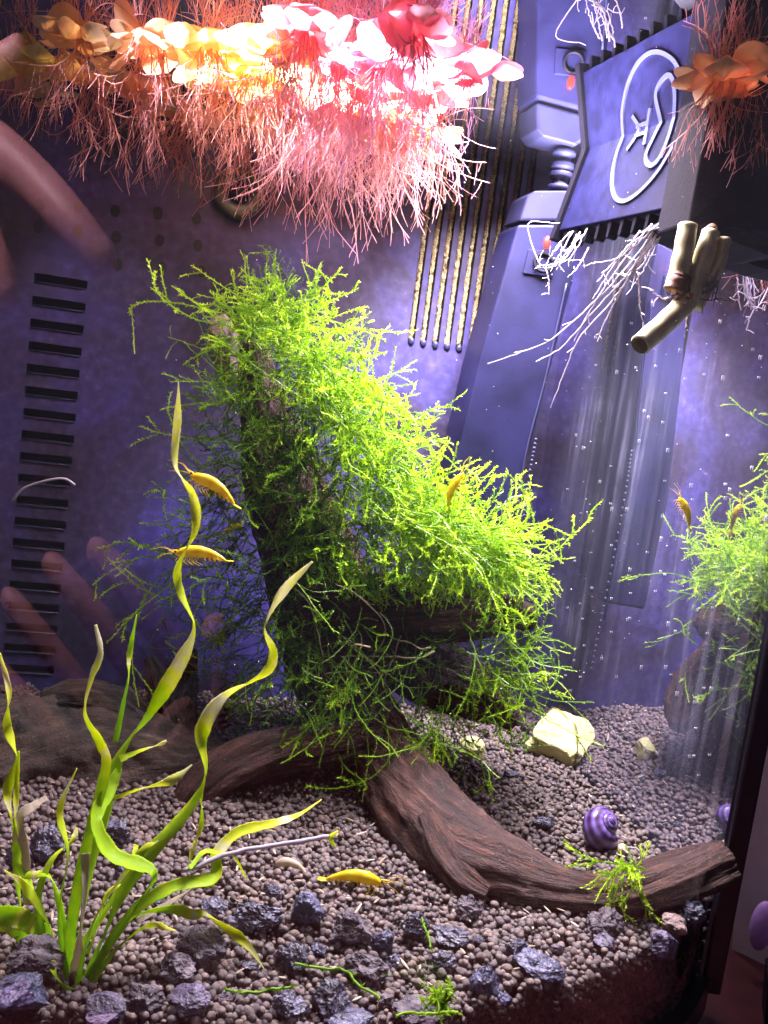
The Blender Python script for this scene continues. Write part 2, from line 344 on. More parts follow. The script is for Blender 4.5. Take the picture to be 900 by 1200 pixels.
def shell_mat():
    m, nt, out = mat('violet_shell'); L = nt.links.new
    at = nd(nt, 'ShaderNodeAttribute'); at.attribute_name = 'tint'
    r = ramp(nt, [(0.0, (0.040, 0.014, 0.055)), (0.4, (0.09, 0.045, 0.16)), (0.75, (0.16, 0.10, 0.34)), (1.0, (0.24, 0.17, 0.46))])
    L(at.outputs['Fac'], r.inputs[0])
    p = nd(nt, 'ShaderNodeBsdfPrincipled'); p.inputs['Roughness'].default_value = 0.25; p.inputs['Coat Weight'].default_value = 0.3
    L(r.outputs[0], p.inputs['Base Color']); L(p.outputs[0], out.inputs[0]); return m
M['shell'] = shell_mat()

# ------------------------------------------------------------------ tank geometry
K = np.array([0.076, 0.448, 0.0]); E = np.array([0.129, 0.287, 0.0])       # back right and front right corners
_a = math.radians(13); BX = np.array([math.cos(_a), math.sin(_a), 0]); BN = np.array([-math.sin(_a), math.cos(_a), 0])
RD = nrm(E - K); RN = np.array([-RD[1], RD[0], 0])
if RN[0] < 0: RN = -RN                                                     # outward normal of the right pane
ZB, ZT = -0.036, 0.300
Zv = np.array([0, 0, 1.0])
def bw(u, z, off=0.0): return K + BX * u + Zv * z - BN * off               # off = towards the viewer
L0 = K - BX * 0.30
BOW = np.array([[0.129, 0.287], [0.112, 0.262], [0.088, 0.240], [0.055, 0.218], [0.01, 0.198], [-0.05, 0.187], [-0.12, 0.183], [-0.22, 0.184]])
bow = spline(BOW, 57)

tank = thing('aquarium', 'bow-front glass aquarium with violet slotted back panel and black corner seam', 'aquarium', (0.0, 0.32, ZB))
# back panel with real openings
lslots = [(-0.2465, 0.0075 + 0.0098 * i) for i in range(19)]
holes = [(u, u + 0.0222, z - 0.0018, z + 0.0018) for u, z in lslots]
cslots = [-0.0775 + 0.0060 * i for i in range(9)]
holes += [(u, u + 0.0034, 0.1795, 0.292) for u in cslots]
us = sorted({-0.30, 0.0} | {round(h[0], 5) for h in holes} | {round(h[1], 5) for h in holes})
zs = sorted({ZB, ZT} | {round(h[2], 5) for h in holes} | {round(h[3], 5) for h in holes})
V = []; F = []
for i in range(len(us) - 1):
    for j in range(len(zs) - 1):
        uc, zc = (us[i] + us[i + 1]) / 2, (zs[j] + zs[j + 1]) / 2
        if any(h[0] < uc < h[1] and h[2] < zc < h[3] for h in holes): continue
        b = len(V); V += [bw(us[i], zs[j]), bw(us[i + 1], zs[j]), bw(us[i + 1], zs[j + 1]), bw(us[i], zs[j + 1])]; F.append([b, b + 1, b + 2, b + 3])
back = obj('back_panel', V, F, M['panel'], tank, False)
def slot_mesh(h, dep, m, name):
    a = [bw(h[0], h[2]), bw(h[1], h[2]), bw(h[1], h[3]), bw(h[0], h[3])]; b = [p + BN * dep for p in a]
    V = a + b; F = [[0, 1, 5, 4], [1, 2, 6, 5], [2, 3, 7, 6], [3, 0, 4, 7], [4, 5, 6, 7]]
    return obj(name, V, F, m, back, False)
for h in holes[:19]: 
    slot_mesh(h, 0.006, M['slotdark'], 'slot')
    P = np.array([bw(h[0] + .0004, h[2] - 0.0002, 0.0004), bw(h[1] - .0004, h[2] - 0.0002, 0.0004)])
    tube_obj('slot_lip', spline(P, 5), 0.00035, M['capgrey'], back, 5)
for h in holes[19:]:
    slot_mesh(h, 0.004, M['slotdark'], 'slot')
    n = 130; zz = np.linspace(h[2] + 0.0022, h[3], n); ww = np.linspace(h[0] + .0008, h[1] - .0004, 5)
    V = []; 
    for z in zz:
        for k, w in enumerate(ww): V.append(bw(w + rng.normal(0, .00010), z + rng.normal(0, .0002), -0.0012 + rng.normal(0, .0005) - (0.0012 if k in (0, 4) else 0)))
    i = np.arange(n - 1)[:, None] * 5; j = np.arange(4)[None]
    F = np.stack([i + j, i + j + 1, i + j + 6, i + j + 5], -1).reshape(-1, 4)
    obj('sponge_strip', V, F, M['foam'], back, True)
    c = bw((h[0] + h[1]) / 2, h[2] + 0.0008, 0.0004); v, f = ICO[2]
    obj('slot_stud', c + v * np.array([.0016, .0009, .0018]), f, M['capgrey'], back)
# panes
def sheet(path, z0, z1):
    n = len(path); V = np.vstack([np.c_[path, np.full(n, z0)], np.c_[path, np.full(n, z1)]])
    i = np.arange(n - 1); return V, np.stack([i, i + 1, n + i + 1, n + i], -1)
V, F = sheet(bow[::-1], ZB, ZT); obj('front_pane', V, F, M['frontpane'], tank)
V, F = sheet(np.array([K[:2], E[:2]]), ZB, ZT); obj('side_pane', V, F[:, ::-1], M['sidepane'], tank, False)
V, F = sheet(np.array([bow[-1], L0[:2]]), ZB, ZT); obj('left_pane', V, F[:, ::-1], M['frontpane'], tank, False)
poly = np.vstack([bow, L0[:2], K[:2]])
def flat(path, z): n = len(path); return np.c_[path, np.full(n, z)]
def fan_obj(name, path, z, m, parent=None):
    me = bpy.data.meshes.new(name); me.from_pydata(flat(path, z).tolist(), [], [list(range(len(path)))]); me.materials.append(m); me.update()
    return link(name, me, parent)
fan_obj('floor_pane', poly, ZB, M['seal'], tank)
V, F = tube(np.array([E + Zv * (ZB - .004) + RN * 0.002, E + Zv * ZT + RN * 0.002]) , 0.0048, 6)
seam = np.array([E + d for d in ([.0005, -.0025, 0], [.0075, -.003, 0], [.0085, .006, 0], [.002, .007, 0])])
V, F = prism(seam + Zv * ZB, seam + Zv * ZT); bevel(obj('corner_seam', V, F, M['seal'], tank, False), .001)
# black base frame that follows the bow
pth = np.c_[bow, np.zeros(len(bow))]; T = np.gradient(pth, axis=0); T /= np.linalg.norm(T, axis=1)[:, None]; No = np.c_[T[:, 1], -T[:, 0], np.zeros(len(T))]
if (No[28] @ np.array([0, -1, 0])) < 0: No = -No
ring = [pth + No * .004 + Zv * (ZB + .006), pth + No * .004 + Zv * (ZB - .006), pth - No * .002 + Zv * (ZB - .006), pth - No * .002 + Zv * (ZB + .006)]
n = len(pth); V = np.vstack(ring); F = []
for k in range(4):
    for i in range(n - 1): F.append([k * n + i, k * n + i + 1, ((k + 1) % 4) * n + i + 1, ((k + 1) % 4) * n + i])
obj('base_frame', V, F, M['seal'], tank, False)
sa = Acc(); v, f = ICO[2]
for _ in range(110):
    s_ = rng.uniform(.02, .165); z = rng.uniform(.03, .20) if rng.random() < .75 else rng.uniform(.0, .25); c = K + RD * s_ + Zv * z - RN * .0004
    w_ = rng.uniform(.00015, .00042); h_ = w_ * rng.uniform(1.0, 3.2)
    sa.add(c + np.outer(v[:, 0] * w_, RD) + np.outer(v[:, 2] * h_ * (1 - .35 * v[:, 2]), Zv) - np.outer(v[:, 1] * .0002, RN), f)
kind(sa.obj('water_spots', M['spot'], tank), 'stuff')
for x, y in ((45, 266), (91, 270), (135, 247), (136, 278), (92, 243), (47, 240), (138, 310), (185, 250), (187, 282), (230, 256), (232, 288), (190, 314), (236, 318)):  # flat black discs proud of the panel, the dark of openings put into colour
    p = atpl(x, y, K, BN); a_ = np.linspace(0, 2 * math.pi, 18, endpoint=False); u_ = (p - K) @ BX
    r0 = np.array([bw(u_ + .0021 * math.cos(t), p[2] + .0027 * math.sin(t), .0002) for t in a_]); V, F = prism(r0, r0 - np.array([0, 0, 0]) + BN * .0008); obj('hole_shade_disc', V, F, M['slotdark'], back, False)
# suction cup on the back panel
c = bw(-0.1635, 0.2335, 0.004); a = np.linspace(0, 2 * math.pi, 40)
P = np.array([c + BX * .0085 * math.cos(t) + Zv * .0085 * math.sin(t) for t in a]); 
sc = tag(tube_obj('suction_cup', P, .0032, M['ring'], None, 10), 'olive rubber suction cup ring on the back panel under floating roots', 'suction cup')
V, F = tube(np.array([c + BN * .003, c + BN * .0005]), [.007, .006], 20); obj('disc', V, quads_to_tris(F), M['slotdark'], sc)

# water and ground
wpoly = np.vstack([bow, (L0 + BN * .007)[:2], (K + BN * .007)[:2]])
w = kind(fan_obj('water', wpoly[::-1], ZW, M['water']), 'structure')
if w.data.polygons[0].normal.z < 0: w.data.flip_normals()

def gz(x, y): return 0.0016 * math.sin(x * 55 + 1.3) * math.cos(y * 47) + 0.001 * math.sin(x * 130 + y * 90)
def inside(x, y, m=0.0):
    if np.dot(np.array([x, y, 0]) - K, BN) > -m: return False
    if np.dot(np.array([x, y, 0]) - K, RN) > -m: return False
    yb = np.interp(x, bow[::-1, 0], bow[::-1, 1])
    return y > yb + m and x > -0.21
gx = np.linspace(-.24, .14, 60); gy = np.linspace(.17, .46, 50)
V = []; F = []; idx = {}
for i, x in enumerate(gx):
    for j, y in enumerate(gy):
        if inside(x, y, 0.0008): idx[i, j] = len(V); V.append((x, y, gz(x, y) - 0.0026))
for (i, j) in list(idx):
    q = [(i, j), (i + 1, j), (i + 1, j + 1), (i, j + 1)]
    if all(k in idx for k in q): F.append([idx[k] for k in q])
ground = kind(obj('gravel_bed', V, F, M['pellet'], None, True, {'tint': ('FLOAT', rng.random(len(V)))}), 'structure')

cand = []
sp = 0.00216
for layer in (0, 1):
    ny = 0
    for y in np.arange(.17, .47, sp * .87):
        ny += 1
        for x in np.arange(-.2 + (ny % 2) * sp / 2, .135, sp):
            xx, yy = x + rng.normal(0, sp * .16), y + rng.normal(0, sp * .16)
            if not inside(xx, yy, .0013): continue
            v = np.array([xx, yy, 0]) - _O; dep = v @ _F; pxx = 450 + FPX * (v @ _R) / dep
            if pxx < -25: continue
            if layer == 1 and rng.random() < .55: continue
            r = .00114 * rng.choice([.62, .8, .92, 1.0, 1.08, 1.25])
            cand.append((xx, yy, gz(xx, yy) - .0006 + layer * .0014 + rng.normal(0, .0004), r))
# the layer seen edge-on behind the front pane
s = np.r_[0, np.cumsum(np.linalg.norm(np.diff(bow, axis=0), axis=1))]
for row in range(16):
    for d in np.arange((row % 2) * sp / 2, .24, sp):
        q = np.array([np.interp(d, s, bow[:, 0]), np.interp(d, s, bow[:, 1])]); k = min(np.searchsorted(s, d), len(No) - 1)
        q = q - No[k, :2] * (.0018 + rng.random() * .001)
        cand.append((q[0] + rng.normal(0, .0004), q[1] + rng.normal(0, .0003), -.0015 - row * sp * .86 + rng.normal(0, .0004), .00120 * rng.uniform(.85, 1.15)))
cand = np.array(cand)
v = cand[:, :3] - _O; dep = v @ _F; px = 450 + FPX * (v @ _R) / dep; py = 600 - FPX * (v @ _U) / dep
score = cand[:, 3] / dep * ((px > 200) & (px < 840) & (py < 1195)) * (cand[:, 2] > -.004)
order = np.argsort(-score)
def lump(sub, seed):
    v, f = ICO[sub]; r = np.random.default_rng(seed); k = r.normal(0, 2.2, (5, 3)); ph = r.random(5) * 6.28
    d = 1 + .10 * np.sin(v @ k.T + ph).sum(1) / 2
    return v * d[:, None] * np.array([1.08, .95, .86]), f
big = [mesh_from('pellet', lump(2, 50 + k)[0], lump(2, 50 + k)[1], M['pellet'], True, {'tint': ('FLOAT', np.full(len(ICO[2][0]), k / 8))}) for k in range(8)]
for n_, i in enumerate(order[:300]):
    o = link('pellet', big[n_ % 8], ground); o.location = cand[i, :3]; o.scale = (cand[i, 3],) * 3; o.rotation_euler = rng.random(3) * 6
rest = cand[order[300:]]
lib = [lump(1, 80 + k) for k in range(12)]
VV = []; FF = []; TT = []; nv = 0
ang = rng.random((len(rest), 3)) * 6.28
for k, (x, y, z, r) in enumerate(rest):
    v, f = lib[k % 12]; ca, sa = math.cos(ang[k, 0]), math.sin(ang[k, 0]); cb, sb_ = math.cos(ang[k, 1] * .2), math.sin(ang[k, 1] * .2)
    Rm = np.array([[ca, -sa, 0], [sa, ca, 0], [0, 0, 1]]) @ np.array([[1, 0, 0], [0, cb, -sb_], [0, sb_, cb]])
    VV.append(v @ Rm.T * r + (x, y, z)); FF.append(f + nv); nv += len(v); TT.append(np.full(len(v), ang[k, 2] / 6.28))
kind(obj('small_pellets', np.concatenate(VV), np.concatenate(FF), M['pellet'], ground, True, {'tint': ('FLOAT', np.concatenate(TT))}), 'stuff')

# slightly milky water that scatters the lamp light
m, nt, out = mat('milky_water'); vs = nd(nt, 'ShaderNodeVolumePrincipled'); vs.inputs['Color'].default_value = (0.72, 0.72, 0.95, 1); vs.inputs['Density'].default_value = 0.7; vs.inputs['Anisotropy'].default_value = 0.25
nt.links.new(vs.outputs[0], out.inputs['Volume'])
_c = poly.mean(0); _in = _c + (poly - _c) * .992
V, F = prism(flat(_in, ZB + .0012), flat(_in, ZW - .0006))
me = bpy.data.meshes.new('haze'); nn = len(_in); me.from_pydata([list(map(float, p)) for p in V], [], [list(range(nn))[::-1], list(range(nn, 2 * nn))] + [[i, (i + 1) % nn, nn + (i + 1) % nn, nn + i] for i in range(nn)]); me.materials.append(m); me.update()
kind(link('haze', me), 'stuff'); tag(bpy.data.objects['haze'], 'faintly milky water filling the tank', 'water')
S.cycles.volume_step_rate = 4.0; S.cycles.volume_bounces = 0

# ------------------------------------------------------------------ driftwood
def wood(name, pts, m, parent, seed, amp=0.22, squash=1.0, n=90, sides=56, twist=1.0):
    r_ = np.random.default_rng(seed)
    Q = np.array([[*aty(p[0], p[1], p[2]), p[3] * .001] for p in pts])
    Q = spline(Q, n); P = Q[:, :3]; R = np.maximum(Q[:, 3], .0015)
    T, N, B = frames(P); L = np.r_[0, np.cumsum(np.linalg.norm(np.diff(P, axis=0), axis=1))]
    a = np.linspace(0, 2 * math.pi, sides, endpoint=False)
    V = np.zeros((n, sides, 3)); G = np.zeros((n, sides, 3))
    off = r_.random(3) * 50
    for i in range(n):
        for j in range(sides):
            aa = a[j] + twist * L[i] * 12
            c, s_ = math.cos(aa), math.sin(aa)
            g = mnoise.fractal(Vector((L[i] * 14 + off[0], c * 1.7 + off[1], s_ * 1.7)), .9, 2.1, 5)
            g2 = mnoise.noise(Vector((L[i] * 55 + off[2], c * 5.0, s_ * 5.0 + off[0])))
            ridge = abs(mnoise.noise(Vector((L[i] * 9 + 3, c * 7 + off[1], s_ * 7 + off[2]))))
            rr = R[i] * (1 + amp * (g * .9 + .22 * g2 - .55 * ridge))
            V[i, j] = P[i] + rr * (math.cos(a[j]) * N[i] + squash * math.sin(a[j]) * B[i]); G[i, j] = (L[i] * 120, c, s_)
    i = np.arange(n - 1)[:, None] * sides; j = np.arange(sides)[None]; k = (j + 1) % sides
    F = np.stack([i + j, i + k, i + sides + k, i + sides + j], -1).reshape(-1, 4)
    V = V.reshape(-1, 3); G = G.reshape(-1, 3)
    V = np.vstack([V, P[0], P[-1]]); G = np.vstack([G, [0, 0, 0], [L[-1] * 120, 0, 0]]); c0 = n * sides; j = j[0]; k = k[0]
    F = np.vstack([quads_to_tris(F), np.stack([np.full(sides, c0), k, j], -1), np.stack([np.full(sides, c0 + 1), (n - 1) * sides + j, (n - 1) * sides + k], -1)])
    return obj(name, V, F, m, parent, True, {'grain': ('FLOAT_VECTOR', G)})
dw = thing('driftwood', 'dark brown arched driftwood carrying the big moss clump in the middle', 'driftwood', atz(560, 1045))
wood('trunk', [(296, 400, .372, 5), (306, 470, .375, 10), (330, 560, .378, 17), (365, 660, .378, 21), (395, 760, .372, 23), (405, 830, .362, 20), (410, 870, .36, 12)], M['wood'], dw, 1)
wood('shelf', [(360, 700, .375, 17), (440, 712, .362, 17), (520, 718, .352, 15), (580, 720, .350, 12), (628, 724, .348, 6)], M['wood'], dw, 2, .3, .8)
wood('branch', [(410, 805, .356, 11), (448, 872, .338, 13), (492, 940, .304, 14.5), (545, 1000, .283, 15), (600, 1026, .275, 11.5), (655, 1044, .269, 8), (720, 1050, .266, 6.5), (790, 1034, .270, 6.5), (848, 1012, .280, 7)], M['wood'], dw, 3, .26, .95, 150)
wood('under_slab', [(420, 745, .368, 15), (470, 775, .366, 16), (530, 800, .362, 15), (580, 825, .358, 10), (605, 850, .354, 4)], M['wood'], dw, 8, .3, .8)
wood('side_root', [(440, 866, .335, 9), (375, 872, .328, 8.5), (312, 882, .318, 8.5), (262, 902, .311, 8.5), (232, 928, .307, 8), (216, 956, .304, 6)], M['wood'], dw, 4, .3)
wood('inner_wall', [(235, 905, .350, 8), (310, 905, .358, 12), (390, 905, .36, 14), (460, 925, .345, 10)], M['wood_orange_lit'], dw, 5, .2)
wood('splinter', [(500, 955, .285, 4), (520, 1000, .275, 6), (545, 1035, .268, 6), (570, 1050, .265, 4)], M['wood'], dw, 6, .3)
wood('end_splinter', [(690, 1030, .268, 2), (750, 1018, .272, 3), (810, 1000, .28, 3), (848, 990, .284, 2)], M['wood'], dw, 7, .3, .6)
lg = thing('driftwood_log', 'grey weathered driftwood log lying behind the ribbon-leaf plant', 'driftwood', atz(100, 930))
wood('log_body', [(-60, 905, .322, 24), (20, 898, .324, 25), (90, 892, .326, 23), (160, 893, .328, 19), (215, 902, .330, 14), (265, 902, .335, 10)], M['woodgrey'], lg, 11, .34)
wood('stub', [(176, 770, .352, 2), (188, 800, .35, 5), (200, 850, .346, 7), (200, 890, .34, 8)], M['woodgrey'], lg, 12, .75)
wood('stub', [(226, 760, .362, 2), (214, 800, .36, 5), (206, 850, .352, 6), (210, 890, .345, 7)], M['woodgrey'], lg, 15, .75)
wood('knot', [(50, 822, .33, 5), (90, 818, .332, 9), (140, 830, .334, 8), (170, 850, .335, 5)], M['woodgrey'], lg, 13, .5)
tp = wood('wood_tip', [(256, 372, .385, 4), (262, 395, .384, 7), (264, 420, .384, 6), (272, 450, .384, 3)], M['rtan'], dw, 14, .25)

# ------------------------------------------------------------------ moss
def curve(p0, d0, L, droop, wob, n, rg):
    d = nrm(d0); P = [np.array(p0, float)]; st = L / n; w1 = rg.normal(0, 1, 3) * wob
    for i in range(n):
        d = nrm(d + w1 * .12 + rg.normal(0, wob * .10, 3) + np.array([0, 0, -droop]) / n)
        P.append(P[-1] + d * st)
    return np.array(P)
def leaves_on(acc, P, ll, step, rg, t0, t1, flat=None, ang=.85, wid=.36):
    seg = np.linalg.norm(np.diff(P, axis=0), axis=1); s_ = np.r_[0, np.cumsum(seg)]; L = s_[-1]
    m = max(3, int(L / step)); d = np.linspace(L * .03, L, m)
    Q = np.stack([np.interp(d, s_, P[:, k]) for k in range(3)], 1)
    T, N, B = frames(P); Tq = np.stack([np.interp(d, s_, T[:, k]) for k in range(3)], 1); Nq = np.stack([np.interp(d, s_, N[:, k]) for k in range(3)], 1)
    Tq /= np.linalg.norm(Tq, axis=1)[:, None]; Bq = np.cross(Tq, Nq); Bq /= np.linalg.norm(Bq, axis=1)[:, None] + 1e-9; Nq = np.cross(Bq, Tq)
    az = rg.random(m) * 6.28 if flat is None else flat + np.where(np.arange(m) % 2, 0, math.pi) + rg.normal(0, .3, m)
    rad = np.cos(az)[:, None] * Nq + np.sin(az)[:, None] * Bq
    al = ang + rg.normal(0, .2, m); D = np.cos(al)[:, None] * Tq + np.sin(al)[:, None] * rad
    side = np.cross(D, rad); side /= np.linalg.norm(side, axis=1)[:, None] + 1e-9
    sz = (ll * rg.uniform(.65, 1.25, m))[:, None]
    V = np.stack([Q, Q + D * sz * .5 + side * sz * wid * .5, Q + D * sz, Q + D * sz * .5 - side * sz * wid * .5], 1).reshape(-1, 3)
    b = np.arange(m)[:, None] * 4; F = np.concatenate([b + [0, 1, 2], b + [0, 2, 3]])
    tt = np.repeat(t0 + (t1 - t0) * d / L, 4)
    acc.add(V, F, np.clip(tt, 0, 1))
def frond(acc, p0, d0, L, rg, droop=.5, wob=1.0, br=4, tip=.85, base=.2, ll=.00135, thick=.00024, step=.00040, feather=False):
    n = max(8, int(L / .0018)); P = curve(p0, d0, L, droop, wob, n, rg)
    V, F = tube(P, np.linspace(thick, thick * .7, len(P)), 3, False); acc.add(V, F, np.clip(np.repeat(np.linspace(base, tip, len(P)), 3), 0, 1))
    leaves_on(acc, P, ll, step, rg, base, tip)
    if feather:
        T, N, B = frames(P)
        for k in range(2, len(P) - 1):
            for sgn in (-1, 1):
                l2 = L * .22 * math.sin(math.pi * min(.98, .15 + .85 * k / len(P))) * rg.uniform(.8, 1.1)
                C = curve(P[k], nrm(T[k] * .7 + sgn * N[k]), l2, .1, .3, 6, rg); leaves_on(acc, C, ll * .85, step, rg, base, tip)
        return P
    T, N, B = frames(P)
    for k in range(br):
        i = rg.integers(max(1, len(P) // 6), len(P) - 1); a = rg.random() * 6.28
        dd = nrm(T[i] * rg.uniform(.6, 1.2) + math.cos(a) * N[i] * .8 + math.sin(a) * B[i] * .8)
        l2 = L * rg.uniform(.12, .38); C = curve(P[i], dd, l2, droop * .7, wob, max(5, int(l2 / .0018)), rg)
        V, F = tube(C, thick * .8, 3, False); acc.add(V, F, np.clip(np.repeat(np.linspace(base, tip, len(C)), 3), 0, 1))
        leaves_on(acc, C, ll * .95, step, rg, base + (tip - base) * .4, min(1, tip + .08))
    return P
RGT, UPW, TOW = _R, _U, -_F                   # image-plane directions used only to aim growth
def dirn(dx, dy, dz): return nrm(dx * RGT - dy * UPW + dz * TOW)     # dx right, dy down, dz towards the viewer

moss = thing('moss_clump', 'large bright green moss clump growing over the central driftwood', 'moss', aty(340, 700, .36))
rg = np.random.default_rng(21)
mat_acc = Acc(); inner = Acc()
def patch(acc, n, path, spread, dmean, dsp, Lr, droop, tip, base, y, br=4, wob=1.0, yj=.012, ll=.00135):
    path = np.array(path, float)
    for _ in range(n):
        q = spline(path, 40)[rg.integers(0, 40)] if len(path) > 1 else path[0]
        px_, py_ = q[0] + rg.normal(0, spread), q[1] + rg.normal(0, spread * .8)
        p = aty(px_, py_, y + rg.normal(0, yj))
        d = dirn(dmean[0] + rg.normal(0, dsp), dmean[1] + rg.normal(0, dsp), dmean[2] + rg.normal(0, dsp))
        frond(acc, p, d, rg.uniform(*Lr), rg, droop, wob, br, np.clip(tip + rg.normal(0, .17), .1, 1), base * rg.uniform(.3, 1.3), ll * rg.uniform(.75, 1.1))
ridge = [(325, 375), (370, 420), (410, 470), (440, 530), (490, 590), (540, 625), (590, 650)]
# bright combed mat on the upper right slope
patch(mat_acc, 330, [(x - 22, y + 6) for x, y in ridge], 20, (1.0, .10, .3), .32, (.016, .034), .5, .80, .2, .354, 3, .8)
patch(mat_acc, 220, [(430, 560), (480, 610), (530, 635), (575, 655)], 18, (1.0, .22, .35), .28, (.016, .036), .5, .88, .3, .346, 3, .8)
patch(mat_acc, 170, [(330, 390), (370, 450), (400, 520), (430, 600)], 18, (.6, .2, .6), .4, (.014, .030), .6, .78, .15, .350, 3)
# crown, reaching left and up
patch(mat_acc, 55, [(310, 380), (340, 370)], 16, (-.1, -.6, .3), .5, (.012, .024), .3, .75, .25, .362, 3)
patch(mat_acc, 20, [(300, 390), (290, 430)], 14, (-.8, .0, .35), .4, (.014, .03), .35, .7, .2, .362, 3)
for _ in range(70):
    q = spline(np.array(ridge, float), 40)[rg.integers(0, 40)]; a_ = rg.normal(-.15, .45)
    frond(mat_acc, aty(q[0] - 5 + rg.normal(0, 8), q[1] + rg.normal(0, 8), .348 + rg.normal(0, .008)), dirn(math.cos(a_), math.sin(a_), .1), rg.uniform(.022, .038), rg, .5, .5, 3, .92, .4, .0012)
# middle and lower left tangle, shade painted in by a darker tint
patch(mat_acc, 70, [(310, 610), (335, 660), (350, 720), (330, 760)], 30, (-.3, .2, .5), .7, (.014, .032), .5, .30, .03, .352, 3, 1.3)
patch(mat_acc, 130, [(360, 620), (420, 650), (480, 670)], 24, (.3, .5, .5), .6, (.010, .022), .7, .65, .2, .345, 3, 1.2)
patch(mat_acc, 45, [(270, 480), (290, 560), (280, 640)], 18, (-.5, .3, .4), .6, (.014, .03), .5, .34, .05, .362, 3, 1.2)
# drops hanging from the shelf
patch(mat_acc, 70, [(390, 660), (450, 670), (520, 672), (560, 680)], 14, (.05, 1, .2), .3, (.006, .014), .3, .85, .5, .338, 2, 1.2)
# lower hanging tuft
patch(mat_acc, 16, [(545, 770), (565, 750), (600, 745)], 26, (.2, .6, .3), .6, (.012, .03), .5, .6, .15, .335, 4, 1.2)
patch(mat_acc, 26, [(555, 790), (570, 800), (600, 790)], 22, (.8, .25, .3), .35, (.010, .022), .4, .8, .3, .328, 4)
patch(mat_acc, 26, [(490, 820), (520, 850), (560, 860)], 24, (.1, .7, .3), .5, (.012, .028), .4, .4, .1, .325, 3)
patch(mat_acc, 130, [(310, 420), (340, 500), (370, 580), (390, 650)], 20, (.1, .35, .8), .6, (.012, .026), .6, .30, .03, .350, 4, 1.2)  # darker tint over the trunk, shade put into the moss colour
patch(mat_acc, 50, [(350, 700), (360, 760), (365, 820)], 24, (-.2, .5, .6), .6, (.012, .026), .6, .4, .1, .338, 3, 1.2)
def wisps(n, path, spread, dmean, dsp, Lr, droop, tip, base, y, yj=.014):
    path = spline(np.array(path, float), 40)
    for _ in range(n):
        q = path[rg.integers(0, 40)]; p = aty(q[0] + rg.normal(0, spread), q[1] + rg.normal(0, spread), y + rg.normal(0, yj))
        frond(mat_acc, p, dirn(dmean[0] + rg.normal(0, dsp), dmean[1] + rg.normal(0, dsp), dmean[2] + rg.normal(0, dsp)), rg.uniform(*Lr), rg, droop, .8, 2, np.clip(tip + rg.normal(0, .12), .05, 1), base, .00095, .0002, .0005)
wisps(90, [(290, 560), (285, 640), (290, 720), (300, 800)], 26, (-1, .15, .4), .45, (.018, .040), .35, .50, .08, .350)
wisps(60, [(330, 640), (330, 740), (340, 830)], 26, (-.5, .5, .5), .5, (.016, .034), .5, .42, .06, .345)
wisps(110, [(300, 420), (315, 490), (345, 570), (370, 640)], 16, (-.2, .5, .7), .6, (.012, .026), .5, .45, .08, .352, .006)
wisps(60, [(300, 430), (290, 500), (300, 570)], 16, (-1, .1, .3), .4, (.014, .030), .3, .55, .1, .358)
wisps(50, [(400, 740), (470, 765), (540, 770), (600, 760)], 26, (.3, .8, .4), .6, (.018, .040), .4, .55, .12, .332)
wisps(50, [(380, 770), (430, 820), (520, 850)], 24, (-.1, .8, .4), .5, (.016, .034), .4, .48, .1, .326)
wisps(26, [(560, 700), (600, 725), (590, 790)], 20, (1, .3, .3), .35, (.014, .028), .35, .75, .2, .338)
wisps(30, [(300, 385), (320, 370)], 12, (-.9, -.15, .3), .25, (.016, .030), .4, .75, .25, .36)
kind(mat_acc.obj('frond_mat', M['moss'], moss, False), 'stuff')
# single fronds one can follow in the picture
def to_target(a, b, y0, y1): p, q = aty(*a, y0), aty(*b, y1); return p, q - p
def lone(a, b, y=.35, droop=.25, br=3, tip=.85, base=.35, wob=.38, bend=None, parent=moss, m='moss', ll=.00135, feather=False, dy=-.012):
    ac = Acc(); p, v = to_target(a, b, y, y + dy); L = np.linalg.norm(v) * 1.06
    frond(ac, p, nrm(v) + np.array([0, 0, droop * .3]), L, rg, droop, wob, br, tip, base, ll, .00026, .0004, feather)
    return ac.obj('frond', M[m], parent, False)
for a, b in [((290, 375), (118, 330)), ((280, 385), (115, 362)), ((285, 395), (200, 352)), ((300, 370), (178, 318)), ((310, 365), (225, 328)), ((330, 365), (262, 325)), ((290, 420), (230, 384)),
             ((340, 370), (425, 360)), ((370, 385), (415, 340)), ((350, 360), (400, 335)), ((395, 440), (425, 385)), ((420, 470), (440, 445)), ((450, 500), (478, 442)), ((470, 505), (511, 436)), ((480, 495), (500, 490)),
             ((440, 520), (500, 515)), ((450, 545), (505, 540)), ((470, 560), (550, 548)), ((500, 580), (578, 565)), ((540, 620), (640, 605)), ((570, 650), (672, 634)), ((590, 655), (660, 660)), ((580, 668), (655, 672)), ((560, 600), (610, 585)),
             ((270, 450), (205, 440)), ((280, 470), (195, 478)), ((290, 520), (170, 515)), ((275, 560), (160, 548)), ((300, 640), (200, 610)), ((270, 660), (105, 672)), ((210, 660), (100, 598)), ((195, 655), (110, 630)), ((200, 650), (145, 618)), ((225, 655), (160, 590)),
             ((220, 660), (40, 722)), ((260, 700), (120, 745)), ((330, 740), (240, 765)), ((290, 780), (190, 800))]:
    lone(a, b, .352 if a[0] > 300 else .345, tip=.9 if b[0] > 300 or b[1] < 400 else .7)
for a, b in [((560, 720), (640, 690)), ((580, 735), (668, 745)), ((560, 740), (640, 742)), ((580, 760), (630, 770)), ((540, 780), (632, 812)), ((560, 790), (636, 830)), ((580, 800), (632, 800)), ((560, 815), (600, 870)), ((580, 800), (672, 905)), ((530, 840), (550, 890)), ((500, 850), (520, 900)), ((560, 880), (570, 940)), ((420, 790), (330, 870)), ((400, 800), (350, 890))]:
    lone(a, b, .328, .4, 3, .85, .35)
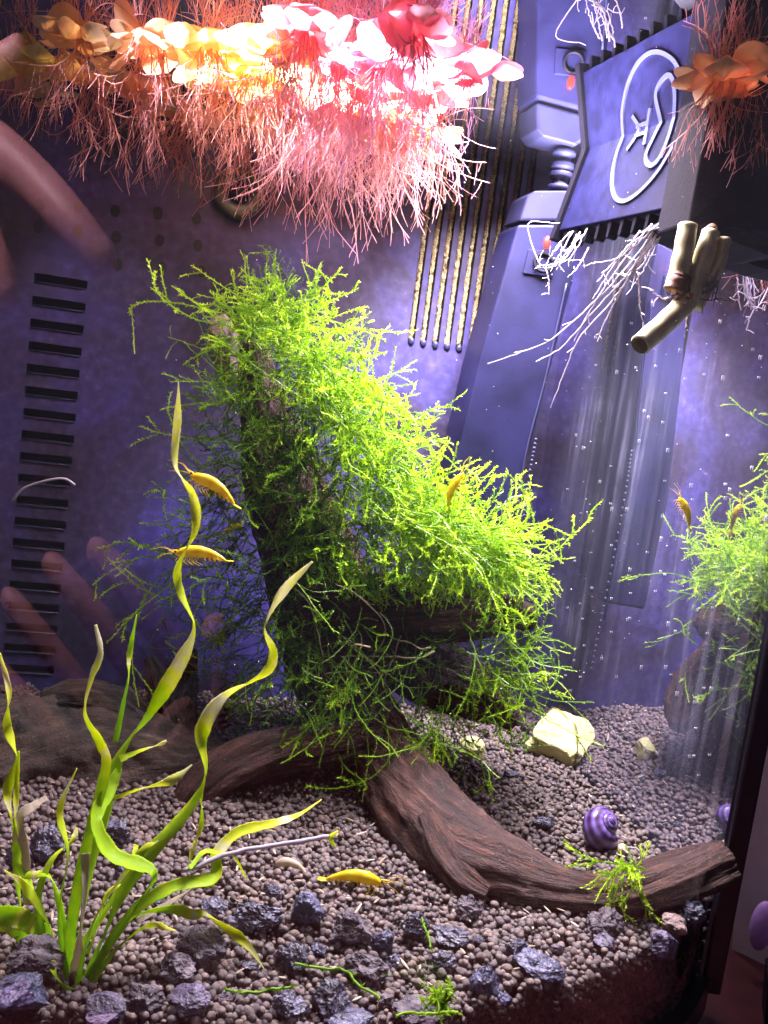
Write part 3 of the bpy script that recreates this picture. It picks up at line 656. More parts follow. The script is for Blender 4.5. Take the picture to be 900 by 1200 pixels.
lone((470, 860), (435, 995), .315, .2, 1, .6, .3)
lone((430, 800), (366, 815), .325, .1, 0, .85, .5, .4, feather=True); lone((420, 830), (362, 862), .325, .1, 0, .8, .4, .4, feather=True)
lone((350, 365), (348, 278), .375, 0, 0, .55, .1, .3, m='mossdark', feather=True); lone((520, 830), (505, 890), .318, .1, 0, .8, .4, .3, feather=True)
lone((390, 480), (384, 395), .352, .2, 2, .95, .6)
# pale withered threads tangled in front of the shelf
tw = Acc()
for a, b in [((380, 790), (520, 740)), ((400, 770), (530, 755)), ((430, 770), (560, 745)), ((400, 745), (500, 770)), ((450, 740), (510, 790)), ((470, 745), (440, 800)), ((420, 760), (335, 690)), ((345, 690), (430, 720))]:
    p, v = to_target(a, b, .335, .325); P = curve(p, v, np.linalg.norm(v), .1, 1.0, 16, rg); V, F = tube(P, .0003, 4, False); tw.add(V, F, .6)
tw.obj('withered_threads', M['deadleaf'], moss)
# small tuft on the right branch
tuft = thing('moss_tuft', 'small bright green moss tuft on the right end of the branch', 'moss', aty(735, 1030, .262))
for b in [(645, 1010), (680, 1020), (700, 1060), (696, 1042), (715, 1070), (735, 1065), (755, 1055), (760, 1030), (775, 1015), (770, 1005), (720, 1005), (690, 1005), (752, 1092), (740, 1045), (725, 1040)]:
    lone((735 + rg.normal(0, 9), 1020 + rg.normal(0, 5)), b, .263, .35, 4, .95, .7, .8, parent=tuft, dy=-.006, ll=.0013)

# ------------------------------------------------------------------ ribbon plants
def ribbon(name, pts, parent, m='blade', twist=0.0, tint=(.3, .7), tip_pale=False, cup=.25, ph=0.0, yj=0):
    """pts rows: px, py, y, width_mm"""
    Q = spline(np.array([[*aty(p[0], p[1], p[2]), p[3] * .001] for p in pts]), 22 * len(pts)); P = Q[:, :3]; Wd = np.maximum(Q[:, 3] * .64, .0003)
    n = len(P); T, N, B = frames(P); u = np.linspace(0, 1, n)
    # face the viewer, then twist
    view = _O - P; view /= np.linalg.norm(view, axis=1)[:, None]
    S0 = np.cross(T, view); S0 /= np.linalg.norm(S0, axis=1)[:, None] + 1e-9; U0 = np.cross(S0, T)
    aa = ph + twist * 1.35 * u * 2 * math.pi + .25 * np.sin(u * 9 + ph * 3)
    Sd = np.cos(aa)[:, None] * S0 + np.sin(aa)[:, None] * U0; Up = np.cross(Sd, T)
    k = 13; x = np.linspace(-1, 1, k)
    edge = 1 + (.07 * np.sin(u * 41 + 2 * ph) + .05 * np.sin(u * 97 + 5 * ph) + .03 * rng.normal(0, 1, n))[:, None] * np.abs(x)[None]
    V = P[:, None] + (x[None] * edge * Wd[:, None] / 2)[..., None] * Sd[:, None] + ((x[None] ** 2 - .4) * cup * Wd[:, None] / 2)[..., None] * Up[:, None]
    V = V.reshape(-1, 3); i = np.arange(n - 1)[:, None] * k; j = np.arange(k - 1)[None]
    F = np.stack([i + j, i + j + 1, i + j + k + 1, i + j + k], -1).reshape(-1, 4)
    t = tint[0] + (tint[1] - tint[0]) * u
    if tip_pale: t = np.where(u > .8, t + (1 - t) * (u - .8) / .2, t)
    for c_ in rng.uniform(.35, .97, 2): t = t + (1 - t) * .85 * np.exp(-((u - c_) / .035) ** 2)
    vein = .09 * np.cos(x * 14) - .10 * np.exp(-(x / .12) ** 2)
    tt = np.clip((t[:, None] + vein[None] * .6).ravel(), 0, 1)
    o = obj(name, V, F, M[m], parent, True, {'tint': ('FLOAT', tt)})
    sm = o.modifiers.new('thick', 'SOLIDIFY'); sm.thickness = .00012; sm.offset = 0
    return o
pl = thing('ribbon_plant', 'twisted yellow-green ribbon-leaf plant in the front left foreground', 'plant', atz(95, 1160))
R_ = lambda *a, **k: ribbon('leaf', *a, pl, **k)
R_([(88, 1165, .205, 4), (95, 1090, .208, 5), (118, 960, .213, 6.5), (140, 885, .217, 6), (175, 835, .222, 6.5), (212, 775, .226, 6), (228, 735, .228, 4), (212, 695, .23, 3.5), (208, 665, .232, 4), (228, 620, .234, 4.5), (226, 580, .236, 4), (206, 545, .238, 4.2), (208, 490, .239, 3.2), (209, 448, .24, 1)], twist=2.0, tint=(.35, .95))
R_([(95, 1165, .200, 4), (125, 1090, .203, 5), (160, 1020, .21, 6), (215, 955, .218, 5.5), (240, 910, .222, 5), (236, 860, .225, 6), (262, 818, .228, 6), (310, 790, .231, 5), (320, 765, .232, 4), (310, 735, .234, 3.5), (330, 695, .236, 4.5), (366, 658, .238, 1)], twist=1.5, tint=(.35, 1.0), tip_pale=True, ph=.3)
R_([(80, 1160, .202, 3.5), (85, 1080, .202, 5), (105, 980, .205, 6), (125, 900, .208, 6), (118, 870, .21, 6), (100, 835, .212, 5.5), (108, 795, .214, 4.5), (118, 765, .215, 3), (112, 732, .216, 1.2)], twist=.3, tint=(.4, .95), tip_pale=True)
R_([(140, 900, .216, 2), (128, 925, .210, 6), (112, 960, .201, 6), (130, 1000, .199, 7), (165, 1015, .198, 7), (180, 1028, .197, 5), (160, 1060, .2, 5), (120, 1120, .202, 4.5), (100, 1160, .203, 3)], twist=.25, tint=(.5, .3))
R_([(95, 1160, .2, 3), (150, 1075, .205, 4), (200, 1040, .21, 5), (250, 1028, .216, 5), (255, 1000, .221, 4.8), (280, 975, .226, 4.5), (320, 965, .23, 4), (350, 955, .234, 3), (377, 937, .238, .8)], twist=.15, tint=(.4, .85), ph=-.3)
R_([(100, 1150, .2, 3), (150, 1080, .203, 3.2), (200, 1066, .208, 4.5), (225, 1072, .211, 4), (240, 1070, .213, 3.5), (262, 1085, .215, 4), (290, 1108, .216, 3.5), (311, 1138, .217, .8)], twist=.9, tint=(.4, .9))
R_([(70, 1150, .2, 3), (75, 1090, .206, 4), (60, 1030, .212, 4.5), (30, 1025, .216, 3)], twist=.3, tint=(.35, .6))
R_([(60, 1140, .203, 3), (45, 1060, .21, 4), (60, 1010, .215, 4), (85, 985, .22, 4), (90, 970, .222, 1)], twist=.3, tint=(.35, .8))
R_([(95, 1110, .208, 3), (135, 1050, .216, 3.5), (155, 1010, .22, 3.5), (160, 990, .223, 2)], twist=.3, tint=(.4, .6))
R_([(122, 940, .214, 1), (165, 925, .213, 3.5), (200, 915, .216, 4), (225, 896, .219, 1)], twist=.5, tint=(.6, 1), tip_pale=True)
R_([(140, 890, .214, 2.5), (165, 880, .218, 3), (188, 872, .222, 2), (195, 868, .223, .8)], twist=.4, tint=(.6, 1))
R_([(235, 925, .222, 2), (236, 965, .22, 2), (228, 990, .218, 2.5), (218, 1020, .214, 1.5)], twist=1, tint=(.6, .85))
R_([(135, 870, .226, 2), (150, 800, .23, 4), (152, 765, .232, 2.5), (160, 720, .234, .8)], twist=.5, tint=(.3, .5))
R_([(100, 1000, .201, 3), (98, 1050, .2, 4.5), (92, 1110, .2, 4.5), (85, 1165, .201, 3)], m='deadleaf', twist=.4, tint=(.3, .9))
R_([(160, 1080, .207, 2), (205, 1055, .212, 4), (235, 1038, .215, 3), (255, 1040, .217, 1)], m='deadleaf', twist=.4, tint=(.6, .9))
R_([(222, 1018, .212, 1.5), (240, 998, .218, 2.5), (262, 1003, .221, 2), (275, 1005, .224, 1.5), (289, 1030, .226, .6)], twist=.3, tint=(.5, .8))
for e in [[(90, 1160, .198, 2.5), (110, 1080, .2, 3), (165, 1000, .206, 3), (185, 985, .21, 1)], [(75, 1160, .204, 2.5), (60, 1090, .207, 3), (30, 1040, .21, 3.5), (5, 1020, .213, 1)], [(85, 1160, .206, 2), (110, 1100, .21, 2.5), (125, 1050, .214, 2.5), (145, 1035, .217, .8)], [(80, 1160, .2, 2.5), (70, 1070, .204, 3), (80, 1000, .208, 3), (70, 950, .212, 2.5), (90, 900, .215, .8)], [(100, 1160, .199, 2), (140, 1110, .2, 3), (175, 1085, .203, 3), (205, 1090, .206, .8)], [(90, 1165, .196, 3), (70, 1150, .195, 4), (62, 1130, .197, 3), (75, 1140, .2, 1)]]:
    R_(e, twist=.5, tint=(.3, .85), ph=rng.normal(0, .4))
sn = np.array([aty(215, 1020, .213), aty(260, 1003, .22), aty(330, 990, .228), aty(388, 980, .234)]); tube_obj('runner', spline(sn, 24) + np.cumsum(rng.normal(0, .00012, (24, 3)), 0), .00062, M['white_root'], pl)
for e in ((396, 974), (392, 992)):
    tube_obj('runner_bud', spline(np.array([aty(386, 981, .234), aty(*e, .235)]), 6), np.linspace(.0007, .0003, 6), M['blade'], pl, t=np.full(50, .7))
p2 = thing('ribbon_plant', 'slim twisted ribbon-leaf plant at the far left edge', 'plant', atz(35, 1120))
for pts, tw_, tt in [([(30, 1110, .222, 3), (22, 1040, .224, 3.5), (18, 980, .226, 4), (8, 930, .228, 4.5), (20, 890, .23, 3), (8, 850, .232, 4), (10, 810, .234, 3), (0, 765, .236, 1)], 1.6, (.4, .85)),
                    ([(45, 1110, .22, 3), (40, 1050, .222, 4), (20, 1000, .224, 3.5), (18, 950, .226, 3), (22, 880, .228, .8)], .8, (.35, .7)),
                    ([(40, 1120, .215, 4), (20, 1090, .21, 6), (-10, 1075, .206, 7), (-40, 1070, .203, 6)], .1, (.4, .5)),
                    ([(45, 1130, .214, 4), (50, 1095, .21, 6), (20, 1075, .206, 8), (-20, 1070, .202, 8)], .05, (.35, .5))]:
    ribbon('leaf', pts, p2, twist=tw_, tint=tt)
ribbon('leaf', [(32, 1060, .222, 3), (30, 1000, .224, 3.5), (22, 960, .226, 4), (40, 945, .228, 5), (55, 935, .23, 4)], p2, m='deadleaf', twist=.1, tint=(.7, .4))

# ------------------------------------------------------------------ stones
def rock(px_, py_, wpx, hpx, m, label, seed, cuts=9, name='stone', rough=.10, yoff=0.0, group=None, clip=False):
    g = atz(px_, py_ + hpx * .42); y = g[1] + yoff; s_ = np.linalg.norm(g - _O) / FPX
    r_ = np.random.default_rng(seed); v, f = ICO[4 if wpx > 24 else 3]; v = v.copy()
    for _ in range(cuts):
        nn = nrm(r_.normal(0, 1, 3)); d = r_.uniform(.55, .85); h_ = v @ nn; v = v - np.outer(np.maximum(h_ - d, 0), nn)
    k = r_.normal(0, 3.5, (6, 3)); ph = r_.random(6) * 6.28; v = v * (1 + .05 * np.sin(v @ k.T + ph).sum(1) / 3)[:, None]
    o3 = r_.random(3) * 90
    pit = np.array([mnoise.fractal(Vector(x * 2.6 + o3), .8, 2.2, 5) for x in v]); v = v * (1 + rough * pit)[:, None]
    v = v / (v.max(0) - v.min(0)) 
    if name == 'stone': s_ *= .86
    Wm, Hm = wpx * s_, hpx * s_
    v = v * np.array([Wm, Wm * .8, Hm * .95])
    v[:, 2] -= v[:, 2].min() + Hm * .12
    base = np.array([g[0], y, gz(g[0], y)])
    v = v + base
    if clip: h_ = (v - K) @ RN; v = v - np.outer(np.maximum(h_ + .0002, 0), RN)
    t = obj(name, v, f, M[m], None, False)
    return tag(t, label, 'stone', group)
ST = [(358, 1066, 42, 50, 'rblue', 'upright blue-violet wedge-shaped stone just below the yellow shrimp', 8), (408, 1086, 54, 46, 'rgrey', 'dark porous stone right of the upright blue wedge stone', 9),
 (446, 1096, 30, 34, 'rblue', 'small bluish block stone against the dark porous stone', 7), (482, 1080, 36, 40, 'rblack', 'faceted blue-black stone with a thin green sprig below the driftwood arch', 6),
 (528, 1096, 48, 22, 'rblack', 'low flat black stone beside the grey lump under the branch', 8), (522, 1122, 34, 28, 'rblack', 'glossy black rounded stone in the bare gravel front centre', 8),
 (390, 1160, 54, 46, 'rblack', 'largest black blocky stone at the front between green stems', 5), (424, 1128, 56, 42, 'rgrey', 'mottled grey porous stone behind the largest black block', 10),
 (342, 1114, 42, 38, 'rblack', 'dark stone under the bent leaf tip', 8), (300, 1068, 60, 46, 'rblack', 'wide black rough stone left of the upright blue wedge', 9),
 (272, 1080, 24, 24, 'rpurple', 'small purple stone perched before the wide black stone', 8), (250, 1056, 34, 22, 'rblack', 'shiny ridged black stone behind the drooping leaf', 9),
 (236, 1112, 62, 50, 'rgrey', 'large dark grey stone below the drooping leaf', 9), (205, 1140, 46, 36, 'rgrey', 'grey stone right of the ribbon plant base', 9),
 (338, 1166, 46, 38, 'rblack', 'dark blue-black stone left of the largest black block', 7), (412, 1190, 60, 20, 'rblue', 'flat bluish slab at the bottom edge under the largest black block', 7),
 (486, 1182, 58, 24, 'rgrey', 'low dark stone with green algae at the bottom edge', 9), (566, 1146, 38, 42, 'rblue', 'blue-violet knobbly stone front centre beside the striated stone', 8),
 (628, 1130, 66, 32, 'rblue', 'long striated blue stone lying in the front gravel', 6), (604, 1112, 36, 30, 'rblack', 'black pitted stone touching the long striated stone', 9),
 (548, 1062, 38, 40, 'rgrey', 'grey brown lump leaning against the driftwood branch', 9), (706, 1080, 48, 38, 'rgrey', 'grey lava stone tucked under the branch by the moss tuft', 10),
 (706, 1103, 28, 22, 'rpurple', 'pale purple chip in front of the grey lava stone', 6), (790, 1082, 34, 24, 'rtan', 'tan smooth stone near the front right corner', 7),
 (776, 1104, 34, 36, 'rpurple', 'dark purple stone below the hanging moss tip at right', 9), (806, 1072, 30, 28, 'rblack', 'black porous stone under the right end of the branch', 9),
 (638, 966, 28, 20, 'rblack', 'small black stone on the gravel left of the snail', 8), (597, 909, 20, 16, 'rblack', 'tiny blue-black stone at the back near the moss tips', 7),
 (695, 904, 16, 13, 'rblack', 'tiny dark stone in front of the pale yellow rock', 7), (700, 965, 10, 10, 'rblack', 'tiny black chip just behind the snail', 6),
 (58, 984, 52, 44, 'rblack', 'black glittering stone under the log at far left', 10), (132, 972, 46, 36, 'rblack', 'black stone behind the main ribbon stem', 9),
 (24, 1000, 34, 40, 'rblue', 'blue-tinged stone at the left edge behind the slim plant', 7), (150, 1025, 34, 28, 'rblack', 'black stone between the ribbon stems', 9),
 (44, 1128, 70, 50, 'rgrey', 'dark rounded stone at the left plant base', 9), (22, 1172, 60, 52, 'rblue', 'blue-black stone in the bottom left corner', 9),
 (118, 1180, 50, 30, 'rpurple', 'violet stone at the bottom edge before the ribbon plant', 9), (168, 1172, 44, 32, 'rgrey', 'grey lump at the bottom edge right of the plant base', 9), (218, 1172, 50, 36, 'rpurple', 'pale violet crusted stone at the bottom edge', 10)]
for k, (a, b, c, d, m, lab, cu) in enumerate(ST): rock(a, b, c, d, m, lab, 300 + k, cu, rough=.22 if m in ('rgrey', 'rblack') else .12, group='loose stones on the gravel')
for k, (x, y, a_, m_, lab) in enumerate([(318, 1048, 20, 'rblack', 'small black chip above the wide black stone'), (372, 1112, 18, 'rblue', 'small blue chip between wedge stone and mottled grey stone'), (462, 1122, 20, 'rblack', 'small black chip right of the mottled grey stone'), (450, 1170, 18, 'rgrey', 'small grey chip right of the largest black block'), (290, 1128, 22, 'rblack', 'small black chip under the drooping leaf tip'), (265, 1172, 20, 'rgrey', 'small grey chip at the bottom left of centre'), (560, 1105, 14, 'rblack', 'tiny black chip left of the black pitted stone'), (655, 1105, 14, 'rgrey', 'tiny grey chip above the long striated stone'), (590, 1175, 16, 'rblue', 'tiny blue chip below the knobbly blue stone'), (180, 1060, 20, 'rblack', 'small black chip just right of the ribbon stems')]):
    rock(x, y, a_, a_ * .75, m_, lab, 600 + k, 8, 'stone_chip', .2, group='small stone chips in front')
rock(668, 864, 104, 60, 'paleyellow', 'large pale yellow rock at the back of the gravel', 404, 12, 'yellow_rock', .05, clip=True)
rock(553, 876, 30, 30, 'paleyellow', 'small pale yellow rock half hidden by hanging moss', 403, 6, 'yellow_rock', .05)

# ------------------------------------------------------------------ shrimp
def shrimp(px_, py_, y, ang, Lmm, label, ground=False, face=1, tilt=0.0):
    """ang: direction of the head in the picture plane, degrees anticlockwise from right"""
    c = atz(px_, py_ + 8) + Zv * .0035 if ground else aty(px_, py_, y)
    a = math.radians(ang); X = math.cos(a) * _R + math.sin(a) * _U; X = nrm(X + tilt * _F)
    Yv = nrm(np.cross(_F, X)) * 1.0
    if Yv @ Zv < 0: Yv = -Yv
    Sx = np.cross(X, Yv); L = Lmm * .001
    def w3(p): p = np.asarray(p, float) * L; return c + p[..., [0]] * X + p[..., [1]] * Yv + p[..., [2]] * Sx
    t = thing('shrimp', label, 'shrimp', c, 'yellow shrimp')
    xs = np.linspace(-.48, .40, 46); u = (xs + .48) / .88
    arch = .075 * np.sin(u * math.pi) - .05 * (1 - u) ** 3
    hgt = np.interp(u, [0, .08, .3, .55, .72, .9, 1], [.018, .040, .075, .098, .105, .075, .012]); hgt = hgt * (1 + .06 * np.abs(np.sin(u * 22)) * (u < .62))
    rings = []; n = 16; th = np.linspace(0, 2 * math.pi, n, endpoint=False)
    for x, o_, h_ in zip(xs, arch, hgt):
        rings.append(np.stack([np.full(n, x), o_ + h_ * np.sin(th), h_ * .72 * np.cos(th)], 1))
    V = np.concatenate(rings); m_ = len(xs); i = np.arange(m_ - 1)[:, None] * n; j = np.arange(n)[None]; k = (j + 1) % n
    F = np.stack([i + j, i + k, i + n + k, i + n + j], -1).reshape(-1, 4)
    tt = np.repeat(.35 + .5 * np.abs(np.sin(u * 11)), n)
    obj('body', w3(V), quads_to_tris(F), M['shrimp'], t, True, {'tint': ('FLOAT', tt)})
    def th_(name, pts, r0, r1, m='shrimp'):
        P = spline(w3(np.array(pts)), 12); tube_obj(name, P, np.linspace(r0, r1, 12) * L, M[m], t, 5)
    th_('rostrum', [(.36, .055, 0), (.44, .06, 0), (.50, .065, 0)], .02, .004)
    for sgn in (-1, 1):
        v, f = ICO[1]; obj('eye', w3(v * .017 + (.38, .045, .05 * sgn)), f, M['eye'], t)
        th_('antenna', [(.42, .03, .02 * sgn), (.6, .10, .08 * sgn), (.80, .05, .14 * sgn)], .006, .002)
        th_('antenna', [(.42, .02, .02 * sgn), (.58, -.02, .10 * sgn), (.70, -.10, .16 * sgn)], .006, .002)
        for k in range(5):
            x = .30 - .075 * k; th_('leg', [(x, -.02, .05 * sgn), (x + .05, -.10, .10 * sgn), (x + .01 - .02 * k, -.17, .12 * sgn)], .007, .003)
        for k in range(4):
            x = -.08 - .085 * k; th_('swimmeret', [(x, .0, .04 * sgn), (x - .03, -.06, .05 * sgn), (x - .05, -.085, .05 * sgn)], .009, .004)
    for k in range(-1, 2):
        v, f = ICO[2]; vv = v * np.array([.075, .010, .028]) + (-.54, -.055, .045 * k); obj('tail_fan', w3(vv), f, M['shrimp'], t, True, {'tint': ('FLOAT', np.full(len(v), .8))})
    return t
shrimp(417, 1036, .26, -8, 20, 'bright yellow shrimp walking on open gravel', True)
shrimp(247, 571, .262, 150, 18, 'orange-yellow shrimp clinging behind the tall ribbon leaf, upper one')
shrimp(232, 651, .268, 176, 18, 'orange-yellow shrimp behind the tall ribbon leaf, lower one')
shrimp(534, 572, .326, 62, 16, 'small yellow shrimp perched on the right slope of the moss')
shrimp(272, 620, .345, 30, 11, 'pale little shrimp half hidden in the shaded moss')
shrimp(802, 598, .318, 112, 13, 'added small yellow shrimp standing in for a mirror image at the right glass')  # added solid shrimp in place of a reflection in the side pane
# dropped tail: shed skin on the gravel
m_ = tag(tube_obj('shed_skin', spline(np.array([atz(322, 1020) + Zv * .002, atz(335, 1022) + Zv * .0035, atz(350, 1026) + Zv * .003, atz(361, 1032) + Zv * .001]), 16), np.array([.0006, .0010, .0013, .0015, .0015, .0014, .0013, .0012, .0011, .001, .0008, .0007, .0006, .0005, .0004, .0003]), M['deadleaf'], None, 8), 'thin tan shed shrimp skin left of the walking shrimp', 'shed skin')

# ------------------------------------------------------------------ snail
def snail(px_, py_, R, label):
    g = atz(px_, py_ + 22); c = g + Zv * R * .92
    t = thing('snail', label, 'snail', g)
    n, k = 150, 72; V = []; tt = []
    ax = nrm(np.array([.35, -.45, .55])); e1 = nrm(np.cross(ax, Zv)); e2 = np.cross(ax, e1)
    for i in range(n):
        u = i / (n - 1); ph = u * 2 * math.pi * 3.6; g_ = math.exp(.125 * (ph - 2 * math.pi * 3.6))
        rc = R * .42 * g_; rt = R * .60 * g_; h_ = R * (1.05 * (1 - g_) - .2)
        ce = math.cos(ph + 4.3) * e1 + math.sin(ph + 4.3) * e2
        for j in range(k):
            a = 2 * math.pi * j / k
            V.append(c + ce * (rc + rt * math.cos(a)) - ax * (-h_ * .9 + rt * 1.05 * math.sin(a)) * 1.0); tt.append(np.clip(.5 + .42 * math.cos(9 * a) + .16 * math.sin(ph * 11) + .1 * math.sin(ph * 37), 0, 1))
    V = np.array(V); i = np.arange(n - 1)[:, None] * k; j = np.arange(k)[None]; kk = (j + 1) % k
    F = np.stack([i + j, i + kk, i + k + kk, i + k + j], -1).reshape(-1, 4)
    obj('shell', V, F, M['shell'], t, True, {'tint': ('FLOAT', np.array(tt))})
    v, f = ICO[3]; d = nrm(np.array([.8, -.5, 0])); sd = np.cross(Zv, d)
    vv = v.copy(); vv = g + d * (v[:, [0]] * R * .8 + R * .25) + sd * v[:, [1]] * R * .35 + Zv * (v[:, [2]] * R * .2 + R * .17); obj('foot', vv, f, M['foot'], t)
    vv = g + d * R * .95 + Zv * R * .35 + v * R * .2; obj('head', vv, f, M['foot'], t)
    for s_ in (-1, 1):
        P = spline(np.array([g + d * R * 1.0 + Zv * R * .4 + sd * .1 * R * s_, g + d * R * 1.3 + Zv * R * .5 + sd * .4 * R * s_ - np.array([0, .3 * R, 0]), g + d * R * 1.3 + Zv * R * .2 + sd * .7 * R * s_ - np.array([0, .7 * R, 0])]), 12)
        tube_obj('tentacle', P, np.linspace(.0004, .0002, 12), M['white_root'], t, 5)
snail(699, 972, .0096, 'violet striped round snail on the gravel behind the branch')

# ------------------------------------------------------------------ filter tower in the corner
ft = thing('internal_filter', 'slate blue internal filter tower with ribbed neck in the back corner', 'filter', atz(600, 850))
def quadbox(name, pix, y0, dy, m, parent, bev=.0012):
    """pix: outline in the picture on the plane y=y0 (metres), given real depth dy"""
    a = np.array([aty(x, y, y0) for x, y in pix]); b = a + np.array([-.3, 1, 0]) * dy; V, F = prism(a, b); return bevel(obj(name, V, F, m, parent, False), bev)
FY = .405
quadbox('body', [(607, 263), (676, 263), (672, 330), (613, 560), (598, 700), (520, 700), (530, 556), (562, 420)], FY, .02, M['filterbody'], ft)
quadbox('cap', [(609, 259), (618, 230), (628, 223), (668, 223), (675, 232), (676, 259)], FY + .001, .018, M['capgrey'], ft)
P = np.array([aty(655 + .16 * (222 - y), y, FY + .008) for y in np.linspace(224, 150, 40)])
tube_obj('neck', P, .0042 + .0010 * np.sign(np.sin(np.arange(40) * .85)), M['capgrey'], ft, 14)
quadbox('button_plate', [(620, 292), (652, 296), (648, 325), (613, 320)], FY - .001, .002, M['filterbody'], ft, .0004)
c = aty(637, 308, FY - .002); a = np.linspace(0, 2 * math.pi, 24); tube_obj('button', np.array([c + _R * .004 * math.cos(t) + _U * .004 * math.sin(t) for t in a]), .0008, M['blackplastic'], ft, 6)
P = np.array([aty(x, y, FY - .001) for x, y in ((664, 332), (640, 440), (612, 556), (596, 720))]); 
tube_obj('edge_trim', spline(P, 30), .0005, M['capgrey'], ft, 5)
bd = Acc(); Q = spline(np.array([aty(x, y, FY - .001) for x, y in ((628, 515), (620, 560), (610, 640), (602, 720), (596, 780))]), 34)
for q in Q: bd.add(q + ICO[1][0] * np.array([.0008, .0006, .0008]), ICO[1][1])
kind(bd.obj('beaded_strip', M['capgrey'], ft), 'stuff')
# red lamp: seen only by its mirror image under the water surface
lp = aty(641, 284, FY - .003); v, f = ICO[2]; obj('indicator_lamp', lp + v * np.array([.0016, .001, .0028]), f, M['led'], ft)

# ------------------------------------------------------------------ black hang-in box with raised emblem
A = atz(690, 175, ZW); D = atz(835, 122, ZW); Bc = aty(655, 270, .384)
FN = nrm(np.cross(D - A, Bc - A)); 
if FN @ (A - _O) > 0: FN = -FN                                              # towards the viewer
def fp(px_, py_, off=0.0): return atpl(px_, py_, A, FN) + FN * off
hb = thing('surface_box', 'black box with raised round emblem hanging into the water top right', 'box', fp(740, 250))
up = nrm(A - Bc)
Cc = fp(800, 240)
topA, topD = A + up * .03, D + up * .03
V, F = prism(np.array([Bc, Cc, topD, topA]), np.array([Bc, Cc, topD, topA]) - FN * .0035); bevel(obj('face_plate', V, F, M['boxface'], hb, False), .0005)
# housing behind and dark left flange
ins = -FN * .0037
V, F = prism(np.array([Bc + ins + up * .002, Cc + ins + up * .002, topD + ins, topA + ins]), np.array([Bc + ins + up * .004, Cc + ins + up * .004, topD + ins, topA + ins]) - FN * .010); obj('housing', V, F, M['blackplastic'], hb, False)
fl = np.array([fp(690, 175, .002) + up * .03, fp(690, 175, .002), fp(655, 271, .002), fp(640, 284, .002), fp(646, 290, -.004), fp(684, 176, -.003), fp(684, 176, -.003) + up * .03])
e = nrm(D - A)
lf = [Bc - up * .004 + FN * .0015, Bc - up * .004 - FN * .012, topA - FN * .012, topA + FN * .0015]
V, F = prism(np.array(lf), np.array(lf) - e * .0032); bevel(obj('left_flange', V, F, M['blackplastic'], hb, False), .0004)
rf = [Cc - up * .001 + FN * .0012, Cc - up * .001 - FN * .012, topD - FN * .012, topD + FN * .0012]
V, F = prism(np.array(rf), np.array(rf) + e * .002); bevel(obj('right_flange', V, F, M['boxface'], hb, False), .0004)
# comb of teeth under the box
for k in range(10):
    q = Bc + (Cc - Bc) * ((k + .5) / 10) - FN * .004; w_ = e * .0011
    V, F = prism(np.array([q - w_ + FN * .003, q + w_ + FN * .003, q + w_ - FN * .003, q - w_ - FN * .003]), np.array([q - w_ * .7 + FN * .002, q + w_ * .7 + FN * .002, q + w_ * .7 - FN * .002, q - w_ * .7 - FN * .002]) - up * .0062)
    bevel(obj('tooth', V, F, M['blackplastic'], hb, False), .0003)
# right body block, behind the cane cutting
y1 = .298
rb = np.array([aty(806, 262, y1), aty(905, 300, y1 - .012), aty(1000, 285, y1 - .02), aty(1000, 80, y1 - .02) , aty(838, 90, y1)])
V, F = prism(rb, rb + np.array([-.004, .022, 0])); bevel(obj('side_block', V, F, M['blackplastic'], hb, False), .0008)
rb = np.array([aty(770, 268, .318), aty(905, 318, .30), aty(960, 330, .296), aty(960, 300, .296), aty(905, 290, .30), aty(790, 255, .318)])
V, F = prism(rb, rb + np.array([-.004, .015, 0])); bevel(obj('lower_rail', V, F, M['blackplastic'], hb, False), .0008)
# emblem: raised strokes on the plate
def stroke(name, pts, w_):
    P = spline(np.array([fp(x, y, .0007) for x, y in pts]), 12 * len(pts)); T = np.gradient(P, axis=0); T /= np.linalg.norm(T, axis=1)[:, None]; sd = np.cross(FN, T)
    n = len(P); V = np.vstack([P + sd * w_, P - sd * w_, P - sd * w_ - FN * .0008, P + sd * w_ - FN * .0008]); F = []
    for r_ in range(4):
        for i in range(n - 1): F.append([r_ * n + i, r_ * n + i + 1, ((r_ + 1) % 4) * n + i + 1, ((r_ + 1) % 4) * n + i])
    F += [[0, n, 2 * n, 3 * n], [n - 1, 4 * n - 1, 3 * n - 1, 2 * n - 1]]
    return obj(name, V, F, M['emblem'], hb, False)
stroke('emblem_ring', [(733, 156), (722, 187), (718, 213), (721, 230), (729, 236), (740, 233), (756, 220), (773, 200), (790, 172), (801, 150), (808, 130)], .00075)
stroke('emblem_loop', [(779, 138), (768, 160), (759, 180), (759, 191), (766, 194), (775, 184), (784, 163), (793, 132)], .00085)
stroke('emblem_mark', [(736, 176), (747, 160), (749, 154)], .0007); stroke('emblem_mark', [(745, 160), (757, 156)], .0006); stroke('emblem_mark', [(756, 170), (760, 146)], .0007)

# ------------------------------------------------------------------ cane cutting and white roots
cu = thing('cane_cutting', 'tan cane cutting with brown node hanging under the black box', 'plant cutting', aty(806, 352, .285))
CY = .285
def cane(name, pts, r0, r1, m='stem'):
    P = spline(np.array([aty(x, y, CY + d) for x, y, d in pts]), 20); return tube_obj(name, P, np.linspace(r0, r1, 20) * (1 + .03 * np.sin(np.arange(20))), M[m], cu, 14)
cane('stem', [(806, 352, 0), (780, 378, -.004), (750, 404, -.008)], .0034, .0034)
P = np.array([aty(752, 402, CY - .0079), aty(748.5, 405, CY - .0085)]); V, F = tube(P, [.0029, .0029], 14); obj('cut_end', V, quads_to_tris(F), M['stemcut'], cu)
cane('stem', [(792, 335, 0), (800, 300, .001), (806, 264, .003)], .0032, .0030)
cane('node', [(790, 342, -.001), (797, 328, -.001), (800, 322, -.001)], .0036, .0030, 'scar')
